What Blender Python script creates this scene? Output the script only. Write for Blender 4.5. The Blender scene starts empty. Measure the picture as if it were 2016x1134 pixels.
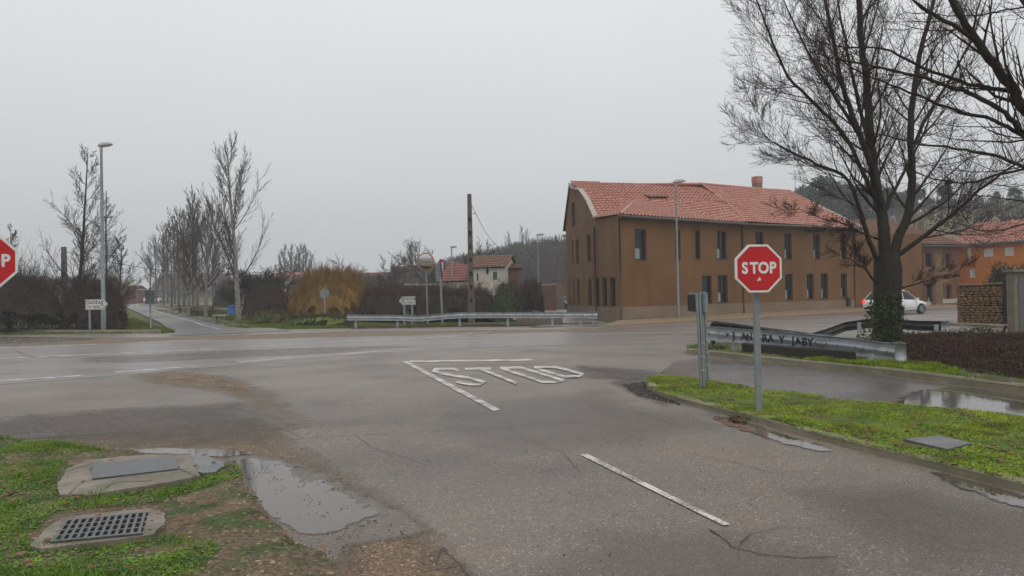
import bpy, bmesh, math, random
from mathutils import Vector, Matrix, noise as mnoise
from mathutils.geometry import tessellate_polygon
random.seed(7)
sin, cos, rad, pi = math.sin, math.cos, math.radians, math.pi
S = bpy.context.scene
COL = S.collection
# ------------------------------------------------------------------ camera
F, ROLL, PITCH, CH = 1500.0, rad(1.1), rad(0.6), 1.6
cR, sR, cP, sP = cos(ROLL), sin(ROLL), cos(PITCH), sin(PITCH)
cam = bpy.data.cameras.new('camera'); co = bpy.data.objects.new('camera', cam); COL.objects.link(co)
cam.lens = F/2016*36; cam.sensor_width = 36; cam.clip_start = 0.05; cam.clip_end = 3000
rt, up, bk = Vector((cR, sR*sP, -sR*cP)), Vector((sR, -cR*sP, cR*cP)), Vector((0, -cP, -sP))
M = Matrix((rt, up, bk)).transposed().to_4x4(); M.translation = (0, 0, CH); co.matrix_world = M
S.camera = co
S.view_settings.view_transform = 'Standard'; S.view_settings.look = 'None'
S.view_settings.exposure = 0.05; S.view_settings.gamma = 1
# ------------------------------------------------------------------ world
SUN_EL, SUN_ROT = rad(50), rad(160)
w = bpy.data.worlds.new("World"); S.world = w; w.use_nodes = True
nt = w.node_tree; nt.nodes.clear()
def wn(t, **k):
    n = nt.nodes.new(t)
    for a, b in k.items(): setattr(n, a, b)
    return n
sky = wn('ShaderNodeTexSky', sky_type='NISHITA', sun_disc=False, sun_elevation=SUN_EL, sun_rotation=SUN_ROT, dust_density=6, air_density=1.0)
hs = wn('ShaderNodeHueSaturation'); hs.inputs['Saturation'].default_value = 0.25
tc = wn('ShaderNodeTexCoord'); sep = wn('ShaderNodeSeparateXYZ')
ramp = wn('ShaderNodeValToRGB')
e = ramp.color_ramp.elements
e[0].position = 0.0; e[0].color = (.515, .535, .55, 1)
e[1].position = 1.0; e[1].color = (1, 1, 1, 1)
q = e.new(0.10); q.color = (.57, .585, .595, 1)
q = e.new(0.42); q.color = (.72, .73, .74, 1)
cl = wn('ShaderNodeTexNoise'); cl.inputs['Scale'].default_value = 1.6; cl.inputs['Detail'].default_value = 3
clm = wn('ShaderNodeMapRange'); clm.inputs['To Min'].default_value = 10.7; clm.inputs['To Max'].default_value = 13.0
vm = wn('ShaderNodeVectorMath', operation='SCALE')
mx = wn('ShaderNodeMixRGB'); mx.inputs['Fac'].default_value = 0.9
bg = wn('ShaderNodeBackground'); bg.inputs['Strength'].default_value = 0.1
wo = wn('ShaderNodeOutputWorld')
L = nt.links.new
L(tc.outputs['Generated'], sep.inputs[0]); L(sep.outputs['Z'], ramp.inputs['Fac'])
L(tc.outputs['Generated'], cl.inputs['Vector']); L(cl.outputs['Fac'], clm.inputs['Value'])
L(ramp.outputs['Color'], vm.inputs[0]); L(clm.outputs[0], vm.inputs['Scale'])
L(sky.outputs[0], hs.inputs['Color']); L(hs.outputs[0], mx.inputs[1]); L(vm.outputs[0], mx.inputs[2])
L(mx.outputs[0], bg.inputs['Color']); L(bg.outputs[0], wo.inputs['Surface'])
sl = bpy.data.lights.new('sun', 'SUN'); sl.energy = 0.6; sl.angle = rad(40); sl.color = (1, .97, .93)
so = bpy.data.objects.new('sun', sl); COL.objects.link(so)
so.rotation_euler = Vector((sin(SUN_ROT)*cos(SUN_EL), cos(SUN_ROT)*cos(SUN_EL), sin(SUN_EL))).to_track_quat('Z', 'Y').to_euler()
# ------------------------------------------------------------------ pixel rays -> real places
def ray(px, py):
    u, v = (px-1008)/F, (567-py)/F
    u2, v2 = u*cR+v*sR, -u*sR+v*cR
    return Vector((u2, cP-v2*sP, sP+v2*cP))
def G(px, py, z=0.0):                      # where that sight line meets the ground plane
    r = ray(px, py); t = (z-CH)/r.z
    return Vector((r.x*t, r.y*t, z))
def D(px, py, d):                          # ... at distance d ahead
    r = ray(px, py); t = d/r.y
    return Vector((r.x*t, d, CH+r.z*t))
def Wl(px, py, A, B):                      # ... on the vertical wall through A, B: (s, z)
    r = ray(px, py); dx, dy = B[0]-A[0], B[1]-A[1]; n = math.hypot(dx, dy); dx /= n; dy /= n
    det = r.x*(-dy)+dx*r.y
    t = (A[0]*(-dy)+dx*A[1])/det
    s = (r.x*A[1]-r.y*A[0])/det
    X = r.x*t-A[0]; Y = r.y*t-A[1]
    return X*dx+Y*dy, CH+r.z*t
def sm(a, b, x):
    t = min(1, max(0, (x-a)/(b-a))); return t*t*(3-2*t)
def TZ(x, y):                              # terrain height
    z = 0
    f = 1-sm(-14, -2, x)
    t = max(0, y-50)
    z += f*2.1*(1-math.exp(-t*.026/2.1*1.15))
    h = 17.5*sm(-48, 26, x+6*sin(y*.02))*sm(100, 195, y)
    if x > 60: h = max(h, 17.5*sm(75, 150, y)*sm(50, 80, x))
    h *= 1+.05*sin(x*.07)+.04*sin(x*.19+y*.05)
    z += h
    z += 5*sm(230, 400, y)*(1+.3*sin(x*.02+1))
    return z
# ------------------------------------------------------------------ materials
def mat(name, c1, c2=None, rough=.8, ns=3.0, nd=6, lo=.35, hi=.65, c3=None, ns3=40, a3=.5, lo3=.55, hi3=.65,
        bump=0, bs=30, metal=0, spec=.3, rvar=0, stretch=None, emit=0, vor=0, vs=90, vamt=.3, st3=None, coat=0):
    m = bpy.data.materials.new(name); m.use_nodes = True
    t = m.node_tree; b = t.nodes['Principled BSDF']; l = t.links.new
    def nn(tp): return t.nodes.new(tp)
    c2 = c2 or c1
    tcd = nn('ShaderNodeTexCoord'); src = tcd.outputs['Object']
    if stretch:
        mp = nn('ShaderNodeMapping'); mp.inputs['Rotation'].default_value = (0, 0, stretch[3] if len(stretch) > 3 else 0)
        mp.inputs['Scale'].default_value = stretch[:3]; l(src, mp.inputs[0]); ssrc = mp.outputs[0]
    else: ssrc = src
    n1 = nn('ShaderNodeTexNoise'); n1.inputs['Scale'].default_value = ns; n1.inputs['Detail'].default_value = nd
    n1.inputs['Roughness'].default_value = .6
    l(ssrc, n1.inputs['Vector'])
    mr = nn('ShaderNodeMapRange'); mr.inputs['From Min'].default_value = lo; mr.inputs['From Max'].default_value = hi
    l(n1.outputs['Fac'], mr.inputs['Value'])
    mxx = nn('ShaderNodeMixRGB'); mxx.inputs[1].default_value = (*c1, 1); mxx.inputs[2].default_value = (*c2, 1)
    l(mr.outputs[0], mxx.inputs['Fac']); out = mxx.outputs[0]
    if c3:
        n3 = nn('ShaderNodeTexNoise'); n3.inputs['Scale'].default_value = ns3; n3.inputs['Detail'].default_value = 5
        if st3:
            mp3 = nn('ShaderNodeMapping'); mp3.inputs['Scale'].default_value = st3; l(src, mp3.inputs[0]); l(mp3.outputs[0], n3.inputs['Vector'])
        else: l(src, n3.inputs['Vector'])
        m3 = nn('ShaderNodeMapRange'); m3.inputs['From Min'].default_value = lo3; m3.inputs['From Max'].default_value = hi3
        m3.inputs['To Max'].default_value = a3
        l(n3.outputs['Fac'], m3.inputs['Value'])
        x3 = nn('ShaderNodeMixRGB'); x3.inputs[2].default_value = (*c3, 1)
        l(m3.outputs[0], x3.inputs['Fac']); l(out, x3.inputs[1]); out = x3.outputs[0]
    if vor:
        v = nn('ShaderNodeTexVoronoi'); v.inputs['Scale'].default_value = vs; l(src, v.inputs['Vector'])
        sx = nn('ShaderNodeSeparateXYZ'); l(v.outputs['Color'], sx.inputs[0])
        rp = nn('ShaderNodeMapRange'); rp.inputs['From Min'].default_value = 0; rp.inputs['From Max'].default_value = 1
        rp.inputs['To Min'].default_value = 1-vamt; rp.inputs['To Max'].default_value = 1+vamt
        l(sx.outputs[0], rp.inputs['Value'])
        bri = nn('ShaderNodeMapRange'); bri.inputs['From Min'].default_value = .965; bri.inputs['From Max'].default_value = .97
        bri.inputs['To Max'].default_value = vamt*4
        l(sx.outputs[1], bri.inputs['Value'])
        ad = nn('ShaderNodeMath'); ad.operation = 'ADD'; l(rp.outputs[0], ad.inputs[0]); l(bri.outputs[0], ad.inputs[1])
        sc = nn('ShaderNodeVectorMath'); sc.operation = 'SCALE'; l(out, sc.inputs[0]); l(ad.outputs[0], sc.inputs['Scale'])
        out = sc.outputs[0]
    l(out, b.inputs['Base Color'])
    b.inputs['Roughness'].default_value = rough; b.inputs['Metallic'].default_value = metal
    b.inputs['Specular IOR Level'].default_value = spec
    if coat: b.inputs['Coat Weight'].default_value = coat; b.inputs['Coat Roughness'].default_value = .08
    if rvar:
        r = nn('ShaderNodeMapRange'); r.inputs['From Min'].default_value = .35; r.inputs['From Max'].default_value = .65
        r.inputs['To Min'].default_value = max(.03, rough-rvar); r.inputs['To Max'].default_value = min(1, rough+rvar)
        n2 = nn('ShaderNodeTexNoise'); n2.inputs['Scale'].default_value = ns*.7+.1; n2.inputs['Detail'].default_value = 5
        l(ssrc, n2.inputs['Vector']); l(n2.outputs['Fac'], r.inputs['Value']); l(r.outputs[0], b.inputs['Roughness'])
    if bump:
        nb = nn('ShaderNodeTexNoise'); nb.inputs['Scale'].default_value = bs; nb.inputs['Detail'].default_value = 4
        l(src, nb.inputs['Vector'])
        bp = nn('ShaderNodeBump'); bp.inputs['Strength'].default_value = min(1, bump); bp.inputs['Distance'].default_value = .02
        l(nb.outputs['Fac'], bp.inputs['Height']); l(bp.outputs[0], b.inputs['Normal'])
    if emit:
        b.inputs['Emission Color'].default_value = (*c1, 1); b.inputs['Emission Strength'].default_value = emit
    return m
MT = {}
MT['asphalt'] = mat('asphalt_coarse', (.185, .155, .128), (.132, .115, .101), rough=.42, ns=.32, nd=9, lo=.38, hi=.62, c3=(.23, .175, .12), ns3=1.1, a3=.45, lo3=.5, hi3=.72,
                    bump=.8, bs=80, spec=.4, rvar=.13, vor=1, vs=85, vamt=.36)
MT['main_road'] = mat('asphalt_main', (.185, .162, .145), (.145, .13, .12), rough=.34, ns=.8, nd=9, lo=.35, hi=.65, c3=(.19, .16, .13), ns3=.6, a3=.5, lo3=.5, hi3=.7,
                      bump=.12, bs=60, spec=.45, rvar=.10, stretch=(.12, 1.3, 1, rad(-22)), vor=1, vs=70, vamt=.12)
MT['wet_lane'] = mat('asphalt_wet', (.10, .085, .08), (.075, .066, .064), rough=.26, ns=.5, nd=9, lo=.35, hi=.65, c3=(.14, .11, .085), ns3=2, a3=.4, lo3=.5, hi3=.7,
                     bump=.16, bs=70, spec=.45, rvar=.12, vor=1, vs=70, vamt=.18)
MT['side_road'] = mat('asphalt_far', (.12, .118, .12), (.085, .085, .09), rough=.45, ns=.4, rvar=.1, spec=.4, c3=(.2, .17, .13), ns3=.15, a3=.5, lo3=.5, hi3=.6)
MT['puddle'] = mat('puddle_water', (.075, .064, .052), (.09, .075, .058), rough=.04, ns=2, spec=.5, bump=.02, bs=8)
MT['wet_edge'] = mat('wet_mud', (.15, .118, .088), (.105, .085, .066), rough=.2, ns=6, spec=.5, bump=.35, bs=60, rvar=.12, vor=1, vs=60, vamt=.3)
MT['paint'] = None
MT['kerb'] = mat('kerb_concrete', (.27, .235, .175), (.18, .165, .11), rough=.75, ns=1.4, c3=(.09, .11, .04), ns3=5, a3=.3, lo3=.45, hi3=.65, bump=.4, bs=40)
MT['concrete'] = mat('old_concrete', (.22, .185, .145), (.15, .13, .105), rough=.55, ns=2.5, c3=(.10, .10, .05), ns3=7, a3=.6, lo3=.5, hi3=.65, bump=.4, bs=45, rvar=.15, spec=.4)
MT['wetconc'] = mat('wet_concrete', (.13, .125, .125), (.10, .10, .105), rough=.22, ns=3, bump=.12, bs=30, rvar=.1, spec=.5)
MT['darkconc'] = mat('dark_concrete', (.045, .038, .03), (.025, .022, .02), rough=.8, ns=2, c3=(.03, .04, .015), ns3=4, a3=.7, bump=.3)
MT['soil'] = mat('verge_soil', (.15, .105, .06), (.09, .068, .04), rough=.75, ns=2.2, nd=9, c3=(.045, .07, .015), ns3=3.2, a3=.9, lo3=.48, hi3=.58, bump=.9, bs=50, vor=1, vs=48, vamt=.5)
MT['terrain'] = mat('meadow_ground', (.06, .085, .018), (.10, .10, .03), rough=.95, ns=.5, nd=9, c3=(.08, .055, .03), ns3=.12, a3=.7, lo3=.5, hi3=.62, bump=.8, bs=6)
MT['hill'] = mat('hill_ground', (.040, .036, .024), (.065, .052, .034), rough=.95, ns=.12, nd=9, c3=(.24, .18, .10), ns3=.018, a3=.9, lo3=.42, hi3=.52, bump=1, bs=3)
MT['islandsoil'] = mat('island_soil', (.05, .09, .012), (.12, .16, .02), rough=.9, ns=1.6, nd=8, c3=(.09, .055, .02), ns3=2.2, a3=.8, lo3=.52, hi3=.66, bump=.9, bs=60)
MT['blade'] = mat('grass_blades', (.055, .145, .012), (.15, .26, .018), rough=.6, ns=3, nd=6, lo=.38, hi=.6, c3=(.19, .16, .035), ns3=7, a3=.6, lo3=.56, hi3=.66, spec=.3)
MT['blade_lime'] = mat('lime_grass', (.12, .20, .010), (.27, .35, .018), rough=.6, ns=1.6, nd=6, lo=.38, hi=.62, c3=(.13, .10, .03), ns3=2.4, a3=.85, lo3=.55, hi3=.66, spec=.3)
MT['blade_far'] = mat('verge_grass', (.07, .115, .014), (.14, .18, .025), rough=.8, ns=.6, c3=(.15, .11, .04), ns3=.5, a3=.8, lo3=.52, hi3=.62)
MT['dry'] = mat('dry_grass', (.16, .12, .055), (.09, .08, .03), rough=.9, ns=3)
MT['deadleaf'] = mat('dead_leaf', (.12, .045, .018), (.20, .09, .035), rough=.6, ns=9)
MT['stone_bit'] = mat('pebble', (.25, .19, .13), (.12, .095, .075), rough=.6, ns=14)
MT['bark'] = mat('dark_bark', (.022, .017, .012), (.042, .033, .023), rough=.9, ns=9, stretch=(1, 1, .25), c3=(.035, .038, .018), ns3=2.5, a3=.4, lo3=.5, hi3=.62, bump=1, bs=22)
MT['twig'] = mat('dark_twig', (.034, .022, .017), (.052, .032, .024), rough=.9, ns=4)
MT['twig_red'] = mat('reddish_twig', (.065, .034, .026), (.045, .03, .024), rough=.9, ns=1)
MT['twig_grey'] = mat('grey_twig', (.10, .088, .072), (.07, .062, .052), rough=.9, ns=2)
MT['bark_pale'] = mat('pale_bark', (.30, .27, .22), (.16, .145, .12), rough=.85, ns=5, c3=(.04, .035, .03), ns3=6, a3=.8, lo3=.58, hi3=.64)
MT['bark_grey'] = mat('grey_bark', (.12, .105, .085), (.08, .07, .055), rough=.9, ns=4)
MT['far_wood'] = mat('far_bare_wood', (.085, .07, .055), (.06, .055, .048), rough=1, ns=.3)
MT['bush_shade'] = mat('bramble_core_shade', (.022, .016, .012), (.035, .024, .016), rough=1, ns=2, bump=1, bs=8)  # very dark brown carries the shade deep inside the bushes
MT['leaf_dark'] = mat('dark_leaves', (.018, .026, .010), (.035, .038, .014), rough=.7, ns=1.5)
MT['leaf_pine'] = mat('pine_needles', (.028, .042, .022), (.05, .062, .032), rough=.9, ns=.5)
MT['leaf_yellow'] = mat('yellow_leaves', (.20, .16, .025), (.11, .11, .02), rough=.7, ns=2)
MT['leaf_green'] = mat('hedge_leaves', (.03, .055, .012), (.06, .085, .02), rough=.7, ns=2)
MT['leaf_brown'] = mat('brown_leaves', (.055, .025, .014), (.085, .042, .02), rough=.7, ns=5, c3=(.06, .08, .015), ns3=2.5, a3=.7, lo3=.56, hi3=.64)
MT['willow'] = mat('orange_twigs', (.21, .115, .02), (.135, .075, .016), rough=.8, ns=.9, c3=(.17, .12, .025), ns3=1.2, a3=.4)
MT['steel'] = mat('galvanised_steel', (.40, .425, .44), (.28, .30, .315), rough=.42, ns=5, metal=.35, rvar=.08, spec=.5, c3=(.14, .14, .13), ns3=3, a3=.4)
MT['steel_post'] = mat('grey_post', (.24, .27, .275), (.19, .215, .22), rough=.55, ns=7, metal=.3)
MT['steel_dark'] = mat('dirty_steel', (.055, .058, .052), (.03, .033, .028), rough=.45, ns=4, metal=.4)
MT['white'] = mat('white_film', (.72, .72, .70), (.6, .6, .58), rough=.4, ns=6)
MT['red'] = mat('red_film', (.52, .008, .012), (.42, .006, .010), rough=.35, ns=4, spec=.4)
MT['black'] = mat('black_paint', (.012, .012, .014), rough=.5)
MT['ink'] = mat('marker_ink', (.015, .015, .03), rough=.6)
MT['grate'] = mat('iron_grate', (.11, .115, .12), (.07, .07, .075), rough=.38, ns=12, metal=.3, spec=.5)
MT['hole'] = mat('drain_shade', (.006, .006, .006), rough=1)  # darkness below the grate, given as colour
MT['ochre'] = mat('ochre_render', (.178, .090, .033), (.132, .064, .023), rough=.8, ns=.28, nd=8, lo=.38, hi=.62, c3=(.10, .047, .019), ns3=1.1, a3=.5, lo3=.5, hi3=.66, st3=(1, 1, .12), bump=.1, bs=60)
MT['plinth'] = mat('stone_plinth', (.225, .165, .115), (.17, .125, .085), rough=.75, ns=.8, stretch=(1, 1, 2), bump=.1)
MT['pavement'] = mat('tan_pavement', (.27, .19, .12), (.21, .15, .10), rough=.5, ns=1.5, rvar=.1, spec=.4)
MT['tile'] = mat('clay_tile', (.385, .15, .10), (.31, .11, .078), rough=.42, ns=1.2, c3=(.50, .29, .22), ns3=7, a3=.75, lo3=.5, hi3=.6, spec=.4)
MT['tile_far'] = mat('far_tile', (.24, .095, .08), (.19, .075, .06), rough=.8, ns=1.5)
MT['tile_old'] = mat('old_tile', (.20, .10, .065), (.13, .075, .05), rough=.8, ns=1.5, c3=(.25, .17, .12), ns3=6, a3=.5)
MT['frame'] = mat('dark_frame', (.02, .016, .014), rough=.5)
MT['pipe'] = mat('brown_pipe', (.055, .022, .016), rough=.4)
MT['coping'] = mat('pale_coping', (.42, .38, .34), (.32, .29, .26), rough=.7, ns=3)
MT['gutter'] = mat('gutter_metal', (.11, .085, .08), (.09, .07, .065), rough=.4, ns=2)
MT['blind'] = mat('pale_blind', (.26, .34, .33), (.2, .27, .27), rough=.8, ns=2)
MT['glass'] = mat('dark_glass', (.012, .014, .015), rough=.08, spec=.3)
MT['orange'] = mat('orange_render', (.52, .18, .025), (.42, .14, .02), rough=.8, ns=.5)
MT['ybrick'] = mat('yellow_brick', (.23, .155, .07), (.17, .11, .05), rough=.85, ns=1.2, bump=.3, bs=9)
MT['rbrick'] = mat('red_brick', (.18, .075, .04), (.13, .055, .032), rough=.85, ns=2, bump=.3, bs=9)
MT['whitewash'] = mat('peeling_whitewash', (.62, .60, .54), (.45, .41, .34), rough=.9, ns=.8, c3=(.18, .10, .06), ns3=.9, a3=.8, lo3=.58, hi3=.64)
MT['green'] = mat('green_shutter', (.03, .12, .05), rough=.6)
MT['cobble'] = mat('field_stone', (.20, .115, .05), (.12, .07, .035), rough=.7, ns=2.6, c3=(.28, .19, .09), ns3=3, a3=.5, bump=.4, bs=14)
MT['mortar'] = mat('dark_mortar', (.035, .025, .018), rough=1)
MT['pole'] = mat('pole_concrete', (.135, .115, .085), (.10, .085, .065), rough=.85, ns=3, bump=.2)
MT['car_white'] = mat('white_car_paint', (.72, .73, .74), rough=.25, coat=.8, spec=.5)
MT['car_dark'] = mat('dark_car_paint', (.02, .022, .025), rough=.2, coat=.8)
MT['rubber'] = mat('tyre_rubber', (.012, .012, .012), rough=.8)
MT['alloy'] = mat('wheel_alloy', (.35, .36, .37), rough=.35, metal=.8)
MT['lamp_red'] = mat('tail_lamp_red', (1, .03, .02), rough=.3, emit=1.6)
MT['lamp_clear'] = mat('lamp_lens', (.6, .62, .62), rough=.2)
MT['blue'] = mat('blue_plastic', (.03, .12, .42), rough=.4)
MT['wood'] = mat('weathered_wood', (.15, .12, .09), (.10, .08, .06), rough=.85, ns=5)
MT['mirror'] = mat('mirror_face', (.62, .60, .57), rough=.05, metal=1)
MT['mirror_rim'] = mat('orange_rim', (.50, .17, .09), rough=.4)
MT['lampgrey'] = mat('lamp_head_grey', (.36, .35, .33), rough=.5)
MT['crack'] = mat('crack_dark', (.035, .03, .028), rough=.5)
MT['rust'] = mat('rusty_iron', (.07, .03, .018), rough=.8)
def paint_mat():
    m = bpy.data.materials.new('worn_road_paint'); m.use_nodes = True
    t = m.node_tree; b = t.nodes['Principled BSDF']; l = t.links.new
    tcd = t.nodes.new('ShaderNodeTexCoord')
    n = t.nodes.new('ShaderNodeTexNoise'); n.inputs['Scale'].default_value = 38; n.inputs['Detail'].default_value = 3
    n2 = t.nodes.new('ShaderNodeTexNoise'); n2.inputs['Scale'].default_value = 2.5
    l(tcd.outputs['Object'], n.inputs['Vector']); l(tcd.outputs['Object'], n2.inputs['Vector'])
    a = t.nodes.new('ShaderNodeMath'); a.operation = 'MULTIPLY_ADD'; a.inputs[1].default_value = .9
    l(n2.outputs['Fac'], a.inputs[0]); l(n.outputs['Fac'], a.inputs[2])
    r = t.nodes.new('ShaderNodeMapRange'); r.inputs['From Min'].default_value = .84; r.inputs['From Max'].default_value = 1.0
    l(a.outputs[0], r.inputs['Value'])
    x = t.nodes.new('ShaderNodeMixRGB'); x.inputs[1].default_value = (.16, .14, .125, 1); x.inputs[2].default_value = (.56, .53, .49, 1)
    l(r.outputs[0], x.inputs['Fac']); l(x.outputs[0], b.inputs['Base Color']); b.inputs['Roughness'].default_value = .5
    return m
MT['paint'] = paint_mat()
# ------------------------------------------------------------------ objects
def tag(o, label=None, cat=None, group=None, kind=None):
    if label: o['label'] = label
    if cat: o['category'] = cat
    if group: o['group'] = group
    if kind: o['kind'] = kind
    return o
def thing(name, label, cat, loc=(0, 0, 0), rz=0, group=None):
    o = bpy.data.objects.new(name, None); COL.objects.link(o); o.location = loc; o.rotation_euler = (0, 0, rz)
    o.empty_display_size = .2
    return tag(o, label, cat, group)
def dup(root, loc, rz=0, label=None, sc=None, group=None):
    def cp(o, par):
        c = o.copy(); COL.objects.link(c)
        if par is not None: c.parent = par
        for ch in list(o.children): cp(ch, c)
        return c
    r = cp(root, None); r.location = loc; r.rotation_euler = (0, 0, rz)
    if sc: r.scale = sc if isinstance(sc, tuple) else (sc, sc, sc)
    if label: r['label'] = label
    if group: r['group'] = group
    return r
class MB:
    def __init__(s): s.v = []; s.f = []
    def box(s, c, sz, rz=0, rx=0):
        b = len(s.v); ca, sa = cos(rz), sin(rz)
        for i in (-.5, .5):
            for j in (-.5, .5):
                for k in (-.5, .5):
                    x, y, z = i*sz[0], j*sz[1], k*sz[2]
                    if rx: y, z = y*cos(rx)-z*sin(rx), y*sin(rx)+z*cos(rx)
                    s.v.append((c[0]+x*ca-y*sa, c[1]+x*sa+y*ca, c[2]+z))
        for q in ((0, 1, 3, 2), (4, 6, 7, 5), (0, 4, 5, 1), (2, 3, 7, 6), (0, 2, 6, 4), (1, 5, 7, 3)): s.f.append([b+i for i in q])
        return s
    def fbox(s, o, X, Y, Z):           # box from corner o with edge vectors
        b = len(s.v); o = Vector(o)
        for i in (0, 1):
            for j in (0, 1):
                for k in (0, 1): s.v.append(tuple(o+X*i+Y*j+Z*k))
        for q in ((0, 1, 3, 2), (4, 6, 7, 5), (0, 4, 5, 1), (2, 3, 7, 6), (0, 2, 6, 4), (1, 5, 7, 3)): s.f.append([b+i for i in q])
        return s
    def tube(s, pts, rs, n=6, cap=False):
        base = len(s.v); m = len(pts)
        for i in range(m):
            p = pts[i]; a = pts[max(0, i-1)]; c = pts[min(m-1, i+1)]
            d = (c-a); d = d.normalized() if d.length > 1e-9 else Vector((0, 0, 1))
            ax = Vector((1, 0, 0)) if abs(d.x) < .8 else Vector((0, 1, 0))
            u = d.cross(ax).normalized(); v = d.cross(u); r = rs[i] if isinstance(rs, (list, tuple)) else rs
            for k in range(n):
                t = 2*pi*k/n; s.v.append(tuple(p+u*(cos(t)*r)+v*(sin(t)*r)))
        for i in range(m-1):
            for k in range(n):
                k2 = (k+1) % n; s.f.append((base+i*n+k, base+i*n+k2, base+(i+1)*n+k2, base+(i+1)*n+k))
        if cap: s.f.append([base+k for k in range(n)]); s.f.append([base+(m-1)*n+k for k in range(n)][::-1])
        return s
    def poly(s, pts):
        b = len(s.v); s.v += [tuple(p) for p in pts]; s.f.append(list(range(b, b+len(pts)))); return s
    def tpoly(s, pts):
        pts = [Vector(p) for p in pts]; b = len(s.v); s.v += [tuple(p) for p in pts]
        for t in tessellate_polygon([[Vector((p.x, p.y, 0)) for p in pts]]):
            a, c, d = [pts[i] for i in t]
            s.f.append([b+i for i in (t if (c-a).cross(d-a).z > 0 else t[::-1])])
        return s
    def ball(s, c, r, sc=(1, 1, 1), nu=8, nv=6, nz=0, seed=0):
        b = len(s.v); c = Vector(c)
        for j in range(nv+1):
            ph = pi*j/nv
            for i in range(nu):
                th = 2*pi*i/nu; p = Vector((sin(ph)*cos(th), sin(ph)*sin(th), cos(ph)))
                k = r*(1+nz*mnoise.noise(p*2+Vector((seed, seed*.7, 0))))
                s.v.append((c.x+p.x*k*sc[0], c.y+p.y*k*sc[1], c.z+p.z*k*sc[2]))
        for j in range(nv):
            for i in range(nu):
                i2 = (i+1) % nu; s.f.append((b+j*nu+i, b+(j+1)*nu+i, b+(j+1)*nu+i2, b+j*nu+i2))
        return s
    def leaf(s, p, sz, up=.0, asp=.6):
        d = Vector((random.gauss(0, 1), random.gauss(0, 1), random.gauss(0, 1)+up)).normalized()
        e = d.cross(Vector((random.gauss(0, 1), random.gauss(0, 1), random.gauss(0, 1)))).normalized()*sz*asp; d = d*sz
        b = len(s.v); s.v += [tuple(p-d*.5), tuple(p+e*.5), tuple(p+d*.5), tuple(p-e*.5)]; s.f.append((b, b+1, b+2, b+3))
    def blade(s, p, h, w, lean):
        a = random.uniform(0, 2*pi); l = lean*h*random.random(); b = len(s.v)
        ca, sa = cos(a), sin(a); t = random.uniform(0, 2*pi)
        s.v += [(p.x-ca*w, p.y-sa*w, p.z), (p.x+ca*w, p.y+sa*w, p.z), (p.x+cos(t)*l, p.y+sin(t)*l, p.z+h)]; s.f.append((b, b+1, b+2))
    def merge(s, vs, fs):
        b = len(s.v); s.v += vs; s.f += [[b+i for i in f] for f in fs]
    def build(s, name, m, parent=None, smooth=False, local=False, bevel=0, label=None):
        me = bpy.data.meshes.new(name)
        o = bpy.data.objects.new(name, me)
        v = s.v
        if parent is not None:
            if not local:
                W = parent
                mw = Matrix.Identity(4)
                while W is not None:
                    mw = (Matrix.Translation(W.location) @ Matrix.Rotation(W.rotation_euler.z, 4, 'Z')) @ mw; W = W.parent
                inv = mw.inverted(); v = [tuple(inv @ Vector(q)) for q in v]
            o.parent = parent
        elif not local and v:
            xs = [q[0] for q in v]; ys = [q[1] for q in v]; zs = [q[2] for q in v]
            og = ((min(xs)+max(xs))/2, (min(ys)+max(ys))/2, min(zs)); o.location = og
            v = [(q[0]-og[0], q[1]-og[1], q[2]-og[2]) for q in v]
        me.from_pydata(v, [], s.f); 
        if smooth: me.polygons.foreach_set('use_smooth', [True]*len(me.polygons))
        me.materials.append(m); me.update()
        if bevel:
            b = bmesh.new(); b.from_mesh(me); bmesh.ops.recalc_face_normals(b, faces=b.faces)
            bmesh.ops.bevel(b, geom=list(b.edges), offset=bevel, segments=1, affect='EDGES', clamp_overlap=True); b.to_mesh(me); b.free()
        COL.objects.link(o)
        if label: o['label'] = label
        return o
def ST(o, nm=None): o['kind'] = 'structure'; return o
def inpoly(x, y, P):
    c = False; j = len(P)-1
    for i in range(len(P)):
        a, b = P[i], P[j]
        if (a[1] > y) != (b[1] > y) and x < (b[0]-a[0])*(y-a[1])/(b[1]-a[1])+a[0]: c = not c
        j = i
    return c
def scatter(P, n):
    xs = [p[0] for p in P]; ys = [p[1] for p in P]; r = []
    x0, x1, y0, y1 = min(xs), max(xs), min(ys), max(ys); t = 0
    while len(r) < n and t < n*40:
        t += 1; x = random.uniform(x0, x1); y = random.uniform(y0, y1)
        if inpoly(x, y, P): r.append((x, y))
    return r
def rough_outline(P, amp, step=.12, freq=2.2, seed=0):
    out = []; n = len(P)
    for i in range(n):
        a, b = Vector(P[i]), Vector(P[(i+1) % n]); L_ = (b-a).length; k = max(1, int(L_/step))
        nrm = Vector((b.y-a.y, a.x-b.x, 0)); nrm = nrm.normalized() if nrm.length > 0 else nrm
        for j in range(k):
            p = a.lerp(b, j/k); q = p*freq+Vector((seed, seed, 0))
            out.append(p+nrm*amp*(mnoise.noise(q)+.6*mnoise.noise(q*3.1)+.35*mnoise.noise(q*8)))
    return out
def text_geo(s, size, off=0.0):
    cu = bpy.data.curves.new('t', 'FONT'); cu.body = s; cu.size = size; cu.offset = off; cu.align_x = 'CENTER'; cu.align_y = 'CENTER'
    cu.resolution_u = 4
    ob = bpy.data.objects.new('t', cu); COL.objects.link(ob)
    dg = bpy.context.evaluated_depsgraph_get(); me = ob.evaluated_get(dg).to_mesh()
    vs = [tuple(v.co) for v in me.vertices]; fs = [list(p.vertices) for p in me.polygons]
    bpy.data.objects.remove(ob); bpy.data.curves.remove(cu)
    return vs, fs
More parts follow.
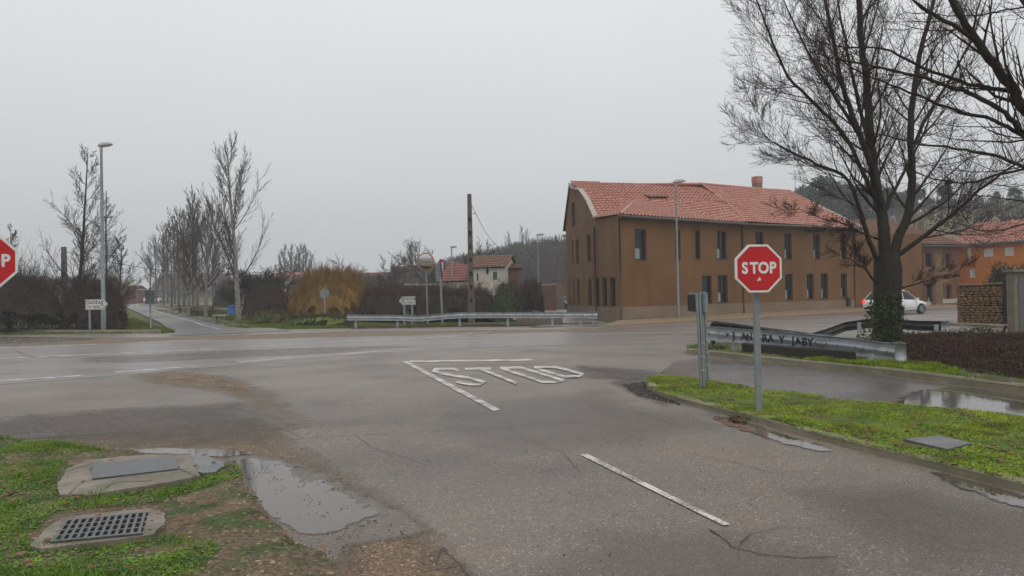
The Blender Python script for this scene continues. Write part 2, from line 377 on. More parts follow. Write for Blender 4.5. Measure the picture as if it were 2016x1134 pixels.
def place_text(mb, s, size, o, X, Z, off=0.0, sx=1.0, wobble=0):
    vs, fs = text_geo(s, size, off)
    mb.merge([tuple(o+X*(v[0]*sx)+Z*(v[1]+wobble*sin(v[0]*9))) for v in vs], fs)
# ------------------------------------------------------------------ ground
def axis(a, b, fine, flo, fhi, coarse):
    r = []; x = a
    while x < b:
        r.append(x)
        x += fine if flo <= x < fhi else coarse
    r.append(b); return r
xs = axis(-270, 270, 4, -80, 120, 10); ys = axis(-30, 420, 4, 40, 240, 10)
def tz_sheet(x, y):
    z = TZ(x, y)+.25*mnoise.noise(Vector((x*.08, y*.08, 3)))*sm(70, 120, y)
    return z-.05
mb = MB(); mh = MB(); idx = {}
for X in (mb, mh):
    for y in ys:
        for x in xs: X.v.append((x, y, tz_sheet(x, y)))
nx = len(xs)
for j in range(len(ys)-1):
    for i in range(nx-1):
        cx, cy = (xs[i]+xs[i+1])/2, (ys[j]+ys[j+1])/2
        q = (j*nx+i, j*nx+i+1, (j+1)*nx+i+1, (j+1)*nx+i)
        (mh if (cy > 104 and cx > -60) or (cx > 58 and cy > 74) else mb).f.append(q)
ST(mb.build('ground', MT['terrain'], smooth=True)); ST(mh.build('hill', MT['hill'], smooth=True))
far_edge = [G(-260, 658), G(0, 656), G(160, 657), G(315, 657), G(345, 655), G(480, 651), G(620, 648), G(760, 646), G(905, 643.5), G(1040, 643), G(1172, 643),
            G(1225, 638), G(1340, 630), G(1463, 622.5), G(1590, 614), G(1700, 609), G(1800, 604), G(1890, 601)]
pl = far_edge+[Vector((62, 55, 0)), Vector((70, -12, 0)), Vector((-70, -12, 0)), Vector((-70, 28, 0))]
ST(MB().tpoly(pl).build('road', MT['asphalt']))
# main road band 4 mm above
near = [(-300, 792), (0, 757), (160, 745), (400, 724), (600, 706), (760, 694), (900, 686), (1100, 679), (1300, 676), (1392, 668), (1560, 640), (1700, 634), (1830, 632), (1900, 628)]
far = [(-300, 661), (0, 661), (160, 662), (345, 659.5), (480, 655), (620, 651), (760, 649), (905, 647), (1040, 646), (1172, 646), (1225, 641), (1340, 633), (1463, 625), (1590, 616.5), (1700, 611), (1800, 606), (1890, 602.6)]
mb = MB(); mb.tpoly(rough_outline([G(x, y, .004) for x, y in near+far[::-1]], .05, .5, 1)); ST(mb.build('main_road', MT['main_road']))
# lane behind the island
wl = [(1290, 742), (1330, 710), (1400, 704), (1530, 717), (1700, 735), (1900, 762), (2016, 778), (2200, 800), (2500, 850), (2500, 1000), (2016, 832), (1900, 818), (1700, 800), (1500, 776), (1400, 757)]
mb = MB(); mb.tpoly(rough_outline([G(x, y, .004) for x, y in wl], .04, .4, 1)); ST(mb.build('side_lane', MT['wet_lane']))
# worn muddy patch between main road and near lot
mp_ = [(1080, 686), (1290, 690), (1370, 700), (1320, 730), (1240, 748), (1180, 735), (1090, 708)]
# left side road climbing away
def strip(pairs, dz, step=3.0, extra=0):
    mb_ = MB(); L_ = []
    for (a, b), (c, d) in zip(pairs[:-1], pairs[1:]):
        k = max(1, int((c-a).length/step))
        for i in range(k): L_.append((a.lerp(c, i/k), b.lerp(d, i/k)))
    L_.append(pairs[-1])
    for a, b in L_:
        for t in (0, .33, .67, 1):
            p = a.lerp(b, t); mb_.v.append((p.x, p.y, TZ(p.x, p.y)+dz))
    for i in range(len(L_)-1):
        for j in range(3): mb_.f.append((i*4+j, i*4+j+1, i*4+j+5, i*4+j+4))
    return mb_
def gz(px, d): p = D(px, 590, d); return Vector((p.x, p.y, 0))
lr = [(G(335, 662), G(575, 652)), (G(345, 654), G(530, 645)), (gz(318, 54), gz(462, 54)), (gz(288, 66), gz(390, 66)), (gz(262, 84), gz(338, 84)), (gz(245, 105), gz(300, 105)),
      (gz(252, 128), gz(290, 128)), (gz(280, 160), gz(306, 160)), (gz(330, 220), gz(346, 220))]
ST(strip(lr, .02, 3).build('side_road', MT['side_road']))
# centre line of the side road
cl_ = []
for a, b in lr[1:8]:
    m_ = a.lerp(b, .47); wv = (b-a).normalized()*.09; cl_.append((m_-wv, m_+wv))
ST(strip(cl_, .035, 3).build('centre_line', MT['paint']))
# road beside the ochre building
rr = [(G(1040, 645), G(1215, 641)), (gz(1095, 46), gz(1200, 42)), (gz(1070, 62), gz(1122, 60)), (gz(1045, 82), gz(1118, 82)), (gz(1075, 104), gz(1130, 104))]
ST(strip(rr, .0, 3).build('lane', MT['main_road']))
# ------------------------------------------------------------------ kerbs & verges
def kerb(name, pts, w, h, m=None, inward=1, seg=1.0):
    mb_ = MB(); P = []
    for a, b in zip(pts[:-1], pts[1:]):
        k = max(1, int((b-a).length/.25))
        P += [a.lerp(b, i/k) for i in range(k)]
    P.append(pts[-1]); n = len(P)
    prof = [(0, -.06), (0.004, h*.8), (.025, h), (w, h), (w, -.06)]
    acc = 0
    for i, p in enumerate(P):
        d = (P[min(n-1, i+1)]-P[max(0, i-1)]); d.z = 0; d.normalize(); nr = Vector((-d.y, d.x, 0))*inward
        jz = .006*mnoise.noise(Vector((p.x*1.3, p.y*1.3, 0)))
        for a, b in prof:
            q = p+nr*(a+jz); mb_.v.append((q.x, q.y, p.z+b+(jz if b > 0 else 0)))
    for i in range(n-1):
        for j in range(4): mb_.f.append((i*5+j, i*5+j+1, i*5+j+6, i*5+j+5))
    for e_ in (0, (n-1)*5): mb_.f.append([e_+j for j in range(5)])
    return ST(mb_.build(name, m or MT['kerb']))
def smooth_pts(P, n=3):
    for _ in range(n):
        Q = [P[0]]
        for a, b in zip(P[:-1], P[1:]): Q += [a.lerp(b, .25), a.lerp(b, .75)]
        Q.append(P[-1]); P = Q
    return P
# traffic island
isl_front = smooth_pts([G(1300, 745), G(1268, 752), G(1280, 776), G(1386, 806), G(1496, 833), G(1654, 878), G(1812, 916), G(2016, 969), G(2200, 1020), G(2450, 1090)], 3)
isl_back = [G(1300, 744), G(1400, 757), G(1500, 775), G(1600, 787), G(1700, 799), G(1800, 809), G(1900, 818), G(2016, 832), G(2300, 866), G(2600, 900)]
kerb('island_kerb', isl_front, .13, .08, inward=1)
IP = isl_front+isl_back[::-1]
mb = MB(); 
def fill_mound(P, z0, z1, res, name, m, inset=.03, nzs=.03):
    bmm = bmesh.new(); vs = [bmm.verts.new((p.x, p.y, 0)) for p in P]; 
    f = bmm.faces.new(vs); 
    xs_ = [p.x for p in P]; ys_ = [p.y for p in P]
    x = min(xs_)+res
    while x < max(xs_):
        bmesh.ops.bisect_plane(bmm, geom=bmm.verts[:]+bmm.edges[:]+bmm.faces[:], plane_co=(x, 0, 0), plane_no=(1, 0, 0)); x += res
    y = min(ys_)+res
    while y < max(ys_):
        bmesh.ops.bisect_plane(bmm, geom=bmm.verts[:]+bmm.edges[:]+bmm.faces[:], plane_co=(0, y, 0), plane_no=(0, 1, 0)); y += res
    bmm.faces.ensure_lookup_table()
    if f.is_valid and f.normal.z < 0 or bmm.faces[0].normal.z < 0: bmesh.ops.reverse_faces(bmm, faces=bmm.faces[:])
    for v in bmm.verts:
        edge = v.is_boundary
        v.co.z = z0 if edge else z1+nzs*mnoise.noise(Vector((v.co.x*1.3, v.co.y*1.3, 5)))
    bmesh.ops.triangulate(bmm, faces=bmm.faces[:])
    me = bpy.data.meshes.new(name); bmm.to_mesh(me); bmm.free()
    me.polygons.foreach_set('use_smooth', [True]*len(me.polygons)); me.materials.append(m)
    o = bpy.data.objects.new(name, me); COL.objects.link(o); return ST(o)
ins = [Vector((p.x, p.y, 0)) for p in IP]
fill_mound(ins, .05, .085, .4, 'grass_island', MT['islandsoil'])
def noisyz(x, y): return .03*mnoise.noise(Vector((x*1.3, y*1.3, 5)))
def grass(name, P, n, h, w, z, m, lean=.9, hvar=.5, clump=0, kind='stuff', label='', density=None, visible=None):
    mb_ = MB()
    for x, y in scatter(P, n):
        k = 1
        if density: 
            if random.random() > density(x, y): continue
        hh = h*(1-hvar*random.random())*(1+.7*mnoise.noise(Vector((x*2, y*2, 9))))
        zz = z(x, y) if callable(z) else z
        mb_.blade(Vector((x, y, zz-.01)), max(.006, hh), w*random.uniform(.6, 1.3), lean)
    o = mb_.build(name, m); return tag(o, label, 'grass', kind='stuff')
IPt = [(p.x, p.y) for p in IP if p.x < 14]
iz = lambda x, y: .077+noisyz(x, y)
bare = lambda x, y: sm(-.45, -.05, mnoise.noise(Vector((x*.9, y*.9, 2)))+.25*mnoise.noise(Vector((x*4, y*4, 2))))*.9+.05
grass('grass', IPt, 75000, .045, .006, iz, MT['blade_lime'], 1.6, label='short lime green grass and moss covering the traffic island', density=bare)
def leafbits(name, P, n, s, z, m, label, cat='leaves', dens=None):
    mb_ = MB()
    for x, y in scatter(P, n):
        if dens and random.random() > dens(x, y): continue
        zz = z(x, y) if callable(z) else z
        a = random.uniform(0, 2*pi); r = s*random.uniform(.5, 1.3); b = len(mb_.v)
        for k in range(5):
            t = a+2*pi*k/5; rr_ = r*random.uniform(.5, 1.1); mb_.v.append((x+cos(t)*rr_, y+sin(t)*rr_, zz+random.uniform(0, s*.5)))
        mb_.f.append([b+k for k in range(5)])
    return tag(mb_.build(name, m), label, cat, kind='stuff')
leafbits('clover', IPt, 26000, .016, lambda x, y: iz(x, y)+.006, MT['blade_lime'], 'small round clover leaves among the moss of the traffic island', 'ground cover', bare)
leafbits('fallen_leaves', IPt, 900, .03, lambda x, y: iz(x, y)+.015, MT['deadleaf'], 'brown dead leaves scattered over the grassy traffic island')
# slab in the island
c4 = [G(1779, 864, .11), G(1850, 857, .11), G(1913, 872, .11), G(1865, 884, .11)]
mb = MB(); mb.poly(c4); mb.poly([p-Vector((0, 0, .08)) for p in c4])
for i in range(4): mb.poly([c4[i], c4[(i+1) % 4], c4[(i+1) % 4]-Vector((0, 0, .08)), c4[i]-Vector((0, 0, .08))])
tag(mb.build('manhole_cover', MT['wetconc'], bevel=.004), 'worn grey rectangular manhole cover set in the grass of the island', 'manhole cover')
# right bank kerb + ground
kb = smooth_pts([G(1352, 697), G(1400, 701), G(1530, 717), G(1650, 729), G(1760, 741), G(1900, 760), G(2016, 776), G(2250, 808), G(2500, 850)], 2)
kerb('bank_kerb', kb, .14, .14, inward=1)
bank_back = [G(1352, 690), G(1400, 684), G(1480, 682), G(1600, 678), G(1700, 674), G(1846, 671), G(2016, 676), G(2300, 690), G(2600, 720)]
BK = kb+bank_back[::-1]
fill_mound([Vector((p.x, p.y, 0)) for p in BK], .10, .16, .6, 'bank', MT['soil'], nzs=.08)
bkt = [(p.x, p.y) for p in BK if p.x < 17]
grass('grass', bkt, 26000, .07, .008, lambda x, y: .15, MT['blade'], 1.2, label='dark green weedy grass on the bank around the large tree')
front_strip = [(p.x, p.y) for p in [G(1580, 721), G(1700, 733), G(1800, 744), G(1900, 757), G(1880, 742), G(1800, 728), G(1640, 718)]]
grass('grass', front_strip, 9000, .09, .010, .15, MT['blade_lime'], 1.4, label='bright green grass tufts along the kerb under the guard rail')
top_strip = [(p.x, p.y) for p in [G(1780, 690), G(1780, 672), G(1900, 668), G(2060, 672), G(2060, 700)]]
# left foreground verge
vp = [(-420, 862), (0, 868), (90, 878), (200, 890), (330, 896), (430, 905), (470, 925), (480, 955), (520, 1010), (570, 1055), (650, 1100), (690, 1140), (760, 1240), (700, 1500), (-900, 1500)]
VP = [G(x, y) for x, y in vp]
fill_mound(rough_outline(VP, .05, .1, 2.5), .006, .035, .14, 'verge', MT['soil'], nzs=.05)
vz = lambda x, y: .03+.05*mnoise.noise(Vector((x*1.3, y*1.3, 5)))
gA = [(-420, 862), (0, 869), (90, 879), (185, 889), (230, 897), (140, 912), (112, 935), (110, 976), (178, 984), (300, 965), (385, 950), (400, 930), (470, 922), (478, 942), (400, 965), (330, 990), (290, 1002), (110, 1020), (58, 1068), (60, 1082), (300, 1070), (350, 1062), (420, 1075), (430, 1100), (400, 1140), (330, 1220), (-500, 1400)]
GA = [(G(x, y).x, G(x, y).y) for x, y in gA]
gd = lambda x, y: .12+.88*sm(-.35, .05, mnoise.noise(Vector((x*1.6, y*1.6, 1)))+.3*mnoise.noise(Vector((x*6, y*6, 1))))
grass('grass', GA, 75000, .055, .0045, vz, MT['blade'], 1.5, label='lush green grass and weeds around the drain in the foreground verge', density=gd)
tuft = lambda x, y: sm(.12, .35, mnoise.noise(Vector((x*2.7, y*2.7, 6))))
grass('grass_tufts', GA, 30000, .10, .0045, vz, MT['blade'], 1.3, label='longer coarse grass tufts standing out of the foreground verge', density=tuft)
leafbits('weeds', GA, 15000, .014, lambda x, y: vz(x, y)+.012, MT['blade'], 'broad leaved weeds growing through the foreground verge grass', 'weeds', gd)
gB = [(300, 985), (420, 970), (490, 990), (540, 1040), (600, 1090), (640, 1160), (400, 1250), (380, 1100), (320, 1040)]
GB = [(G(x, y).x, G(x, y).y) for x, y in gB]
grass('grass', GB, 14000, .026, .004, vz, MT['dry'], 1.5, label='thin dry olive grass on the gravelly edge beside the puddle', density=lambda x, y: sm(-.1, .3, mnoise.noise(Vector((x*2.1, y*2.1, 8)))))
VPt = [(p.x, p.y) for p in VP]
leafbits('fallen_leaves', VPt, 420, .03, lambda x, y: vz(x, y)+.03, MT['deadleaf'], 'russet fallen leaves lying in the foreground verge')
def pebbles(name, P, n, s, z, m, label, dens=None):
    mb_ = MB()
    for x, y in scatter(P, n):
        if dens and random.random() > dens(x, y): continue
        r = s*random.uniform(.4, 1.4); zz = z(x, y) if callable(z) else z
        mb_.ball((x, y, zz+r*.3), r, (random.uniform(.8, 1.4), random.uniform(.7, 1.1), .6), 5, 3)
    return tag(mb_.build(name, m), label, 'gravel', kind='stuff')
pebbles('gravel', VPt, 9000, .007, lambda x, y: vz(x, y), MT['stone_bit'], 'brown wet gravel covering the bare parts of the foreground verge')
gcc = [G(540, 850), G(300, 868), G(60, 850)]
gfall = lambda x, y: max(0, 1-min((Vector((x, y, 0))-c).length/w_ for c, w_ in zip(gcc, (1.6, 2.2, 2.6))))**1.3*(.5+mnoise.noise(Vector((x*1.5, y*1.5, 4))))
gr = [(250, 750), (330, 738), (430, 742), (520, 770), (640, 830), (660, 900), (430, 905), (200, 885), (0, 862), (-200, 850), (-100, 800)]
pebbles('gravel', [(G(x, y).x, G(x, y).y) for x, y in gr], 16000, .0065, .002, MT['stone_bit'], 'loose dark grit strewn over the worn asphalt near the verge', gfall)
gr = [(300, 745), (340, 738), (420, 741), (460, 756), (500, 775), (440, 765), (380, 752)]
pebbles('gravel', [(G(x, y).x, G(x, y).y) for x, y in gr], 2200, .013, .002, MT['stone_bit'], 'reddish gravel pile washed onto the asphalt by the main road', lambda x, y: sm(-.3, .5, mnoise.noise(Vector((x*2, y*2, 4)))))
# concrete pads, lid, grate
def pad(name, pts, z, m, th=.05, rough=.0, bev=0):
    P = [G(x, y, z) for x, y in pts]
    if rough: P = [Vector((p.x, p.y, z)) for p in rough_outline(P, rough, .05, 5)]
    mb_ = MB(); mb_.tpoly(P)
    for i in range(len(P)):
        a, b = P[i], P[(i+1) % len(P)]; mb_.poly([a, b, b-Vector((0, 0, th)), a-Vector((0, 0, th))])
    return mb_.build(name, m, bevel=bev)
tag(pad('concrete_slab', [(113, 950), (135, 922), (175, 905), (300, 894), (375, 896), (395, 935), (330, 950), (250, 962), (180, 974), (118, 974)], .065, MT['concrete'], .07, .02),
    'cracked tan concrete slab framing the steel cover in the foreground', 'slab')
tag(pad('concrete_slab', [(347, 897), (400, 895), (432, 906), (444, 917), (425, 929), (398, 931), (356, 921)], .06, MT['wetconc'], .06, .035),
    'wet rounded grey concrete end beside the steel cover', 'slab')
tag(pad('utility_cover', [(181, 913), (345, 897), (352, 922), (182, 942)], .078, MT['grate'], .01), 'wet dark grey steel cover lying in the tan concrete slab', 'cover')
tag(pad('concrete_slab', [(58, 1074), (100, 1033), (128, 1018), (292, 1000), (325, 1010), (322, 1032), (300, 1052), (200, 1066), (80, 1080)], .05, MT['concrete'], .06, .012),
    'grey concrete surround of the drain grate in the foreground', 'slab')
gt = thing('drain_grate', 'rectangular iron drain grate with four rows of slots in the verge', 'drain grate', G(195, 1035, .05))
q = [G(127, 1023, .065), G(292, 1006, .065), G(280, 1049, .065), G(98, 1066, .065)]
def bl(a, b): return q[0].lerp(q[1], a).lerp(q[3].lerp(q[2], a), b)
mb = MB()
def gbar(a0, a1, b0, b1, z=.0):
    c = [bl(a0, b0), bl(a1, b0), bl(a1, b1), bl(a0, b1)]; mb.poly([p+Vector((0, 0, z)) for p in c])
    for i in range(4):
        mb.poly([c[i]+Vector((0, 0, z)), c[(i+1) % 4]+Vector((0, 0, z)), c[(i+1) % 4]-Vector((0, 0, .012)), c[i]-Vector((0, 0, .012))])
bb = [0, .06, .26, .30, .49, .53, .72, .76, .94, 1.0]
for k in range(0, 10, 2): gbar(0, 1, bb[k], bb[k+1])
for k in range(12):
    for r_ in range(4):
        off = 0
        a0 = .03+k*.0845-.018; gbar(max(0, a0), min(1, a0+.036), bb[1+2*r_], bb[2+2*r_], -.0005)
mb.build('grate', MT['grate'], gt)
mb = MB(); mb.poly([bl(.004, .004)-Vector((0, 0, .0118)), bl(.996, .004)-Vector((0, 0, .0118)), bl(.996, .996)-Vector((0, 0, .0118)), bl(.004, .996)-Vector((0, 0, .0118))]); mb.build('pit_shade', MT['hole'], gt)  # flat near-black sheet in place of the shade inside the drain
# cracks & seams
def crackline(mb_, pts, w, z=.007, amp=.03):
    P = [G(x, y, z) for x, y in pts]; Q = []
    for a, b in zip(P[:-1], P[1:]):
        k = max(1, int((b-a).length/.06)); Q += [a.lerp(b, i/k) for i in range(k)]
    Q.append(P[-1]); n = len(Q)
    for i in range(n):
        d = (Q[min(i+1, n-1)]-Q[max(0, i-1)]).normalized(); nr = Vector((-d.y, d.x, 0))
        c = Q[i]+nr*amp*(mnoise.noise(Q[i]*3)+.5*mnoise.noise(Q[i]*11)); ww = w*(.35+abs(1.6*mnoise.noise(Q[i]*5)))
        mb_.v.append(tuple(c-nr*ww)); mb_.v.append(tuple(c+nr*ww))
    b = len(mb_.v)-2*n
    for i in range(n-1): mb_.f.append((b+2*i, b+2*i+1, b+2*i+3, b+2*i+2))
mb = MB()
for pts, w_ in [([(870, 1078), (905, 1110), (940, 1150)], .007), ([(868, 1080), (862, 1112)], .006), ([(820, 1126), (910, 1113)], .004),
                ([(560, 845), (600, 862), (660, 858), (800, 852), (890, 845), (1000, 840), (1160, 828)], .006), ([(480, 870), (520, 878), (560, 905), (600, 925)], .006),
                ([(0, 866), (60, 862), (160, 856), (300, 852)], .02), ([(1400, 1040), (1440, 1075), (1500, 1090), (1560, 1096), (1650, 1095)], .010),
                ([(1060, 930), (1110, 922), (1150, 919)], .004), ([(30, 690), (60, 702), (140, 704)], .03), ([(260, 706), (330, 704), (420, 697), (520, 690), (640, 684)], .02),
                ([(390, 717), (460, 714), (560, 706)], .015), ([(1140, 722), (1180, 728), (1220, 733), (1280, 738)], .03), ([(1160, 742), (1230, 744), (1300, 744)], .02),
                ([(1100, 690), (1240, 698), (1330, 700)], .012), ([(1180, 660), (1290, 657), (1380, 652)], .03), ([(700, 856), (730, 880), (780, 895), (840, 915)], .004), ([(1000, 840), (1040, 870), (1110, 890), (1140, 930)], .004), ([(1450, 1078), (1480, 1050), (1540, 1035), (1600, 1040)], .005), ([(1300, 880), (1400, 900), (1520, 930), (1620, 925)], .004), ([(500, 800), (620, 792), (760, 800)], .005), ([(640, 742), (720, 736), (800, 742)], .008), ([(1180, 800), (1260, 812), (1330, 838)], .005), ([(60, 710), (20, 716), (-60, 720)], .015)]:
    crackline(mb, pts, w_)
ST(mb.build('road_cracks', MT['crack']))
mb = MB()
for pts in ([(114, 936), (140, 925), (165, 918), (181, 912)], [(138, 972), (150, 955), (165, 948), (240, 938)], [(200, 966), (215, 955), (240, 948), (300, 946)], [(352, 922), (370, 930), (385, 938)]): crackline(mb, pts, .006, .0675, .015)
ST(mb.build('slab_cracks', MT['crack']))
# puddles, damp and dirt: sheets whose edge thins out through grit (vertex attribute 'edge' = distance to the rim)
def softmat(src, name, n_amp=1.1, ns=7, base=None, soft=.35):
    m = src.copy(); m.name = name; t = m.node_tree; l = t.links.new; out = [n for n in t.nodes if n.type == 'OUTPUT_MATERIAL'][0]; b = t.nodes['Principled BSDF']
    at = t.nodes.new('ShaderNodeAttribute'); at.attribute_name = 'edge'; tcd = t.nodes.new('ShaderNodeTexCoord')
    n = t.nodes.new('ShaderNodeTexNoise'); n.inputs['Scale'].default_value = ns; n.inputs['Detail'].default_value = 9; n.inputs['Roughness'].default_value = .68; l(tcd.outputs['Object'], n.inputs['Vector'])
    a = t.nodes.new('ShaderNodeMath'); a.operation = 'MULTIPLY_ADD'; a.inputs[1].default_value = n_amp; l(n.outputs['Fac'], a.inputs[0]); l(at.outputs['Fac'], a.inputs[2])
    r = t.nodes.new('ShaderNodeMapRange'); r.inputs['From Min'].default_value = n_amp*.5+.42-soft/2; r.inputs['From Max'].default_value = n_amp*.5+.42+soft/2; l(a.outputs[0], r.inputs['Value'])
    if base: mu = t.nodes.new('ShaderNodeMath'); mu.operation = 'MULTIPLY'; mu.inputs[1].default_value = base; l(r.outputs[0], mu.inputs[0]); r = mu
    tr_ = t.nodes.new('ShaderNodeBsdfTransparent'); mx_ = t.nodes.new('ShaderNodeMixShader'); l(r.outputs[0], mx_.inputs[0]); l(tr_.outputs[0], mx_.inputs[1]); l(b.outputs[0], mx_.inputs[2]); l(mx_.outputs[0], out.inputs['Surface'])
    return m
MT['dirt'] = mat('brown_grit', (.24, .17, .105), (.16, .115, .075), rough=.6, ns=3, nd=9, bump=.8, bs=70, vor=1, vs=70, vamt=.5)
MT['grit_dark'] = mat('dark_grit', (.075, .062, .052), (.11, .09, .072), rough=.45, ns=5, nd=9, bump=.9, bs=60, vor=1, vs=55, vamt=.6)
MT['soft_water'] = softmat(MT['puddle'], 'puddle_shallow', 1.7, 4, soft=.2)
MT['soft_wet'] = softmat(MT['wet_edge'], 'damp_mud', 1.2, 4, .85, .5)
MT['sheen'] = mat('damp_sheen', (.155, .130, .108), (.125, .107, .094), rough=.27, ns=.8, rvar=.08, bump=.3, bs=80, vor=1, vs=85, vamt=.25, spec=.45)
MT['soft_sheen'] = softmat(MT['sheen'], 'damp_asphalt', 1.2, .9, .5, .8)
MT['soft_dirt'] = softmat(MT['dirt'], 'thin_dirt', 1.5, 2.2, .75, .9)
MT['soft_grit'] = softmat(MT['grit_dark'], 'dark_grit_spread', 2.2, 2.4, .6, 1.1)
def soft(name, m, pts, z, fade=.2, step=.06):
    P = [G(x, y, 0) for x, y in pts]; Pt = [(p.x, p.y) for p in P]; xs_ = [p[0] for p in Pt]; ys_ = [p[1] for p in Pt]; X0, Y0 = min(xs_), min(ys_)
    NX, NY = int((max(xs_)-X0)/step)+2, int((max(ys_)-Y0)/step)+2; ids = {}; me_v = []; at = []; n = len(Pt)
    for j in range(NY):
        for i in range(NX):
            x, y = X0+i*step, Y0+j*step
            if not inpoly(x, y, Pt): continue
            e = 1e9
            for k in range(n):
                a, c = Pt[k], Pt[(k+1) % n]; dx, dy = c[0]-a[0], c[1]-a[1]; q_ = max(0, min(1, ((x-a[0])*dx+(y-a[1])*dy)/(dx*dx+dy*dy+1e-9))); e = min(e, math.hypot(x-a[0]-q_*dx, y-a[1]-q_*dy))
            ids[i, j] = len(me_v); me_v.append((x, y, z)); at.append(min(1, e/fade))
    fs = [(v, ids[i+1, j], ids[i+1, j+1], ids[i, j+1]) for (i, j), v in ids.items() if (i+1, j) in ids and (i, j+1) in ids and (i+1, j+1) in ids]
    me = bpy.data.meshes.new(name); me.from_pydata(me_v, [], fs); me.attributes.new('edge', 'FLOAT', 'POINT').data.foreach_set('value', at); me.materials.append(MT[m])
    o = bpy.data.objects.new(name, me); COL.objects.link(o); return ST(o)
soft('dirt_patch', 'soft_dirt', [(-100, 870), (200, 850), (520, 820), (620, 880), (760, 960), (900, 1060), (1000, 1200), (700, 1300), (600, 1100), (480, 1000), (440, 905), (200, 893)], .0046, .5, .08)
soft('dirt_patch', 'soft_dirt', [(240, 740), (340, 730), (460, 738), (560, 775), (640, 840), (560, 850), (470, 790), (380, 768), (280, 756)], .0046, .7, .12)
soft('dirt_patch', 'soft_dirt', [(640, 1060), (720, 1030), (850, 1060), (960, 1120), (1000, 1300), (700, 1300)], .0054, .3, .05)
soft('grit_patch', 'soft_grit', [(-250, 850), (0, 820), (250, 800), (500, 790), (600, 840), (540, 878), (330, 885), (150, 882), (-100, 868)], .0050, .8, .12)
soft('grit_patch', 'soft_grit', [(1190, 752), (1255, 742), (1290, 752), (1275, 772), (1340, 800), (1300, 802), (1250, 782)], .0056, .25, .06)
soft('grit_patch', 'soft_grit', [(1120, 716), (1200, 722), (1300, 728), (1330, 745), (1240, 752), (1150, 745)], .0055, .6, .1)
soft('wet_ground', 'soft_wet', [(420, 895), (520, 893), (590, 905), (680, 940), (740, 975), (830, 1010), (880, 1050), (780, 1070), (710, 1080), (700, 1125), (610, 1125), (530, 1070), (470, 1010), (450, 950)], .0062, .22, .05)
soft('wet_ground', 'soft_sheen', [(1140, 1020), (1500, 1040), (1700, 1100), (1750, 1250), (1100, 1300), (1000, 1120)], .0048, .8, .12)
soft('wet_ground', 'soft_sheen', [(1500, 960), (1800, 940), (2100, 1020), (2200, 1150), (1800, 1130)], .0048, .8, .12)
soft('wet_ground', 'soft_sheen', [(880, 800), (1200, 760), (1300, 800), (1450, 840), (1350, 880), (1000, 900), (820, 860)], .0048, 1.2, .15)
soft('puddle', 'soft_water', [(446, 908), (500, 902), (556, 907), (590, 925), (604, 950), (636, 934), (664, 955), (712, 982), (765, 1010), (725, 1028), (690, 1046), (640, 1062), (575, 1058), (530, 1032), (498, 1005), (472, 955)], .0095, .17, .03)
soft('puddle', 'soft_water', [(1375, 808), (1440, 822), (1500, 838), (1580, 862), (1680, 894), (1600, 893), (1530, 874), (1460, 852), (1400, 830)], .008, .2, .04)
soft('puddle', 'soft_water', [(1730, 795), (1790, 768), (1880, 760), (1960, 768), (2100, 790), (2240, 850), (2016, 830), (1900, 817), (1800, 806)], .0085, .35, .06)
soft('puddle', 'soft_water', [(1780, 908), (1880, 934), (1960, 956), (2100, 996), (2100, 1030), (1960, 992), (1860, 958)], .008, .18, .05)
soft('puddle', 'soft_water', [(220, 893), (290, 882), (420, 883), (530, 893), (440, 903), (330, 897)], .008, .12, .04)
soft('wet_ground', 'soft_sheen', [(140, 704), (300, 697), (480, 688), (620, 684), (760, 680), (860, 682), (600, 700), (420, 708), (260, 716), (160, 716)], .0056, .7, .15)
soft('dirt_patch', 'soft_dirt', [(-200, 672), (0, 664), (300, 664), (700, 652), (1100, 648), (1300, 644), (1200, 652), (800, 662), (400, 670), (0, 684)], .0060, .9, .2)
soft('wet_ground', 'soft_wet', [(-100, 665), (0, 663), (120, 663), (210, 667), (120, 675), (0, 678), (-100, 680)], .0068, .5, .12)
pebbles('gravel', [(G(x, y).x, G(x, y).y) for x, y in [(-200, 1000), (200, 760), (1300, 800), (2000, 1000), (2300, 1300), (600, 1300)]], 450, .005, .006, MT['crack'], 'tiny dark stones scattered thinly over the whole asphalt')
pebbles('gravel', [(G(x, y).x, G(x, y).y) for x, y in [(440, 905), (560, 900), (700, 950), (800, 1010), (900, 1060), (760, 1080), (700, 1130), (600, 1120), (500, 1020)]], 1300, .006, .008, MT['stone_bit'], 'fine wet gravel around the rim of the foreground puddle', lambda x, y: sm(-.05, .3, mnoise.noise(Vector((x*4, y*4, 4)))))
# debris by the kerb
leafbits('fallen_leaves', [(G(x, y).x, G(x, y).y) for x, y in [(1438, 822), (1470, 824), (1468, 834), (1440, 832)]], 70, .045, .012, MT['leaf_brown'], 'small dark heap of wet leaves against the island kerb')
pebbles('gravel', [(G(x, y).x, G(x, y).y) for x, y in [(1225, 757), (1268, 752), (1345, 800), (1300, 790), (1250, 778)]], 1200, .012, .002, MT['crack'], 'dark mud and grit gathered round the nose of the island')
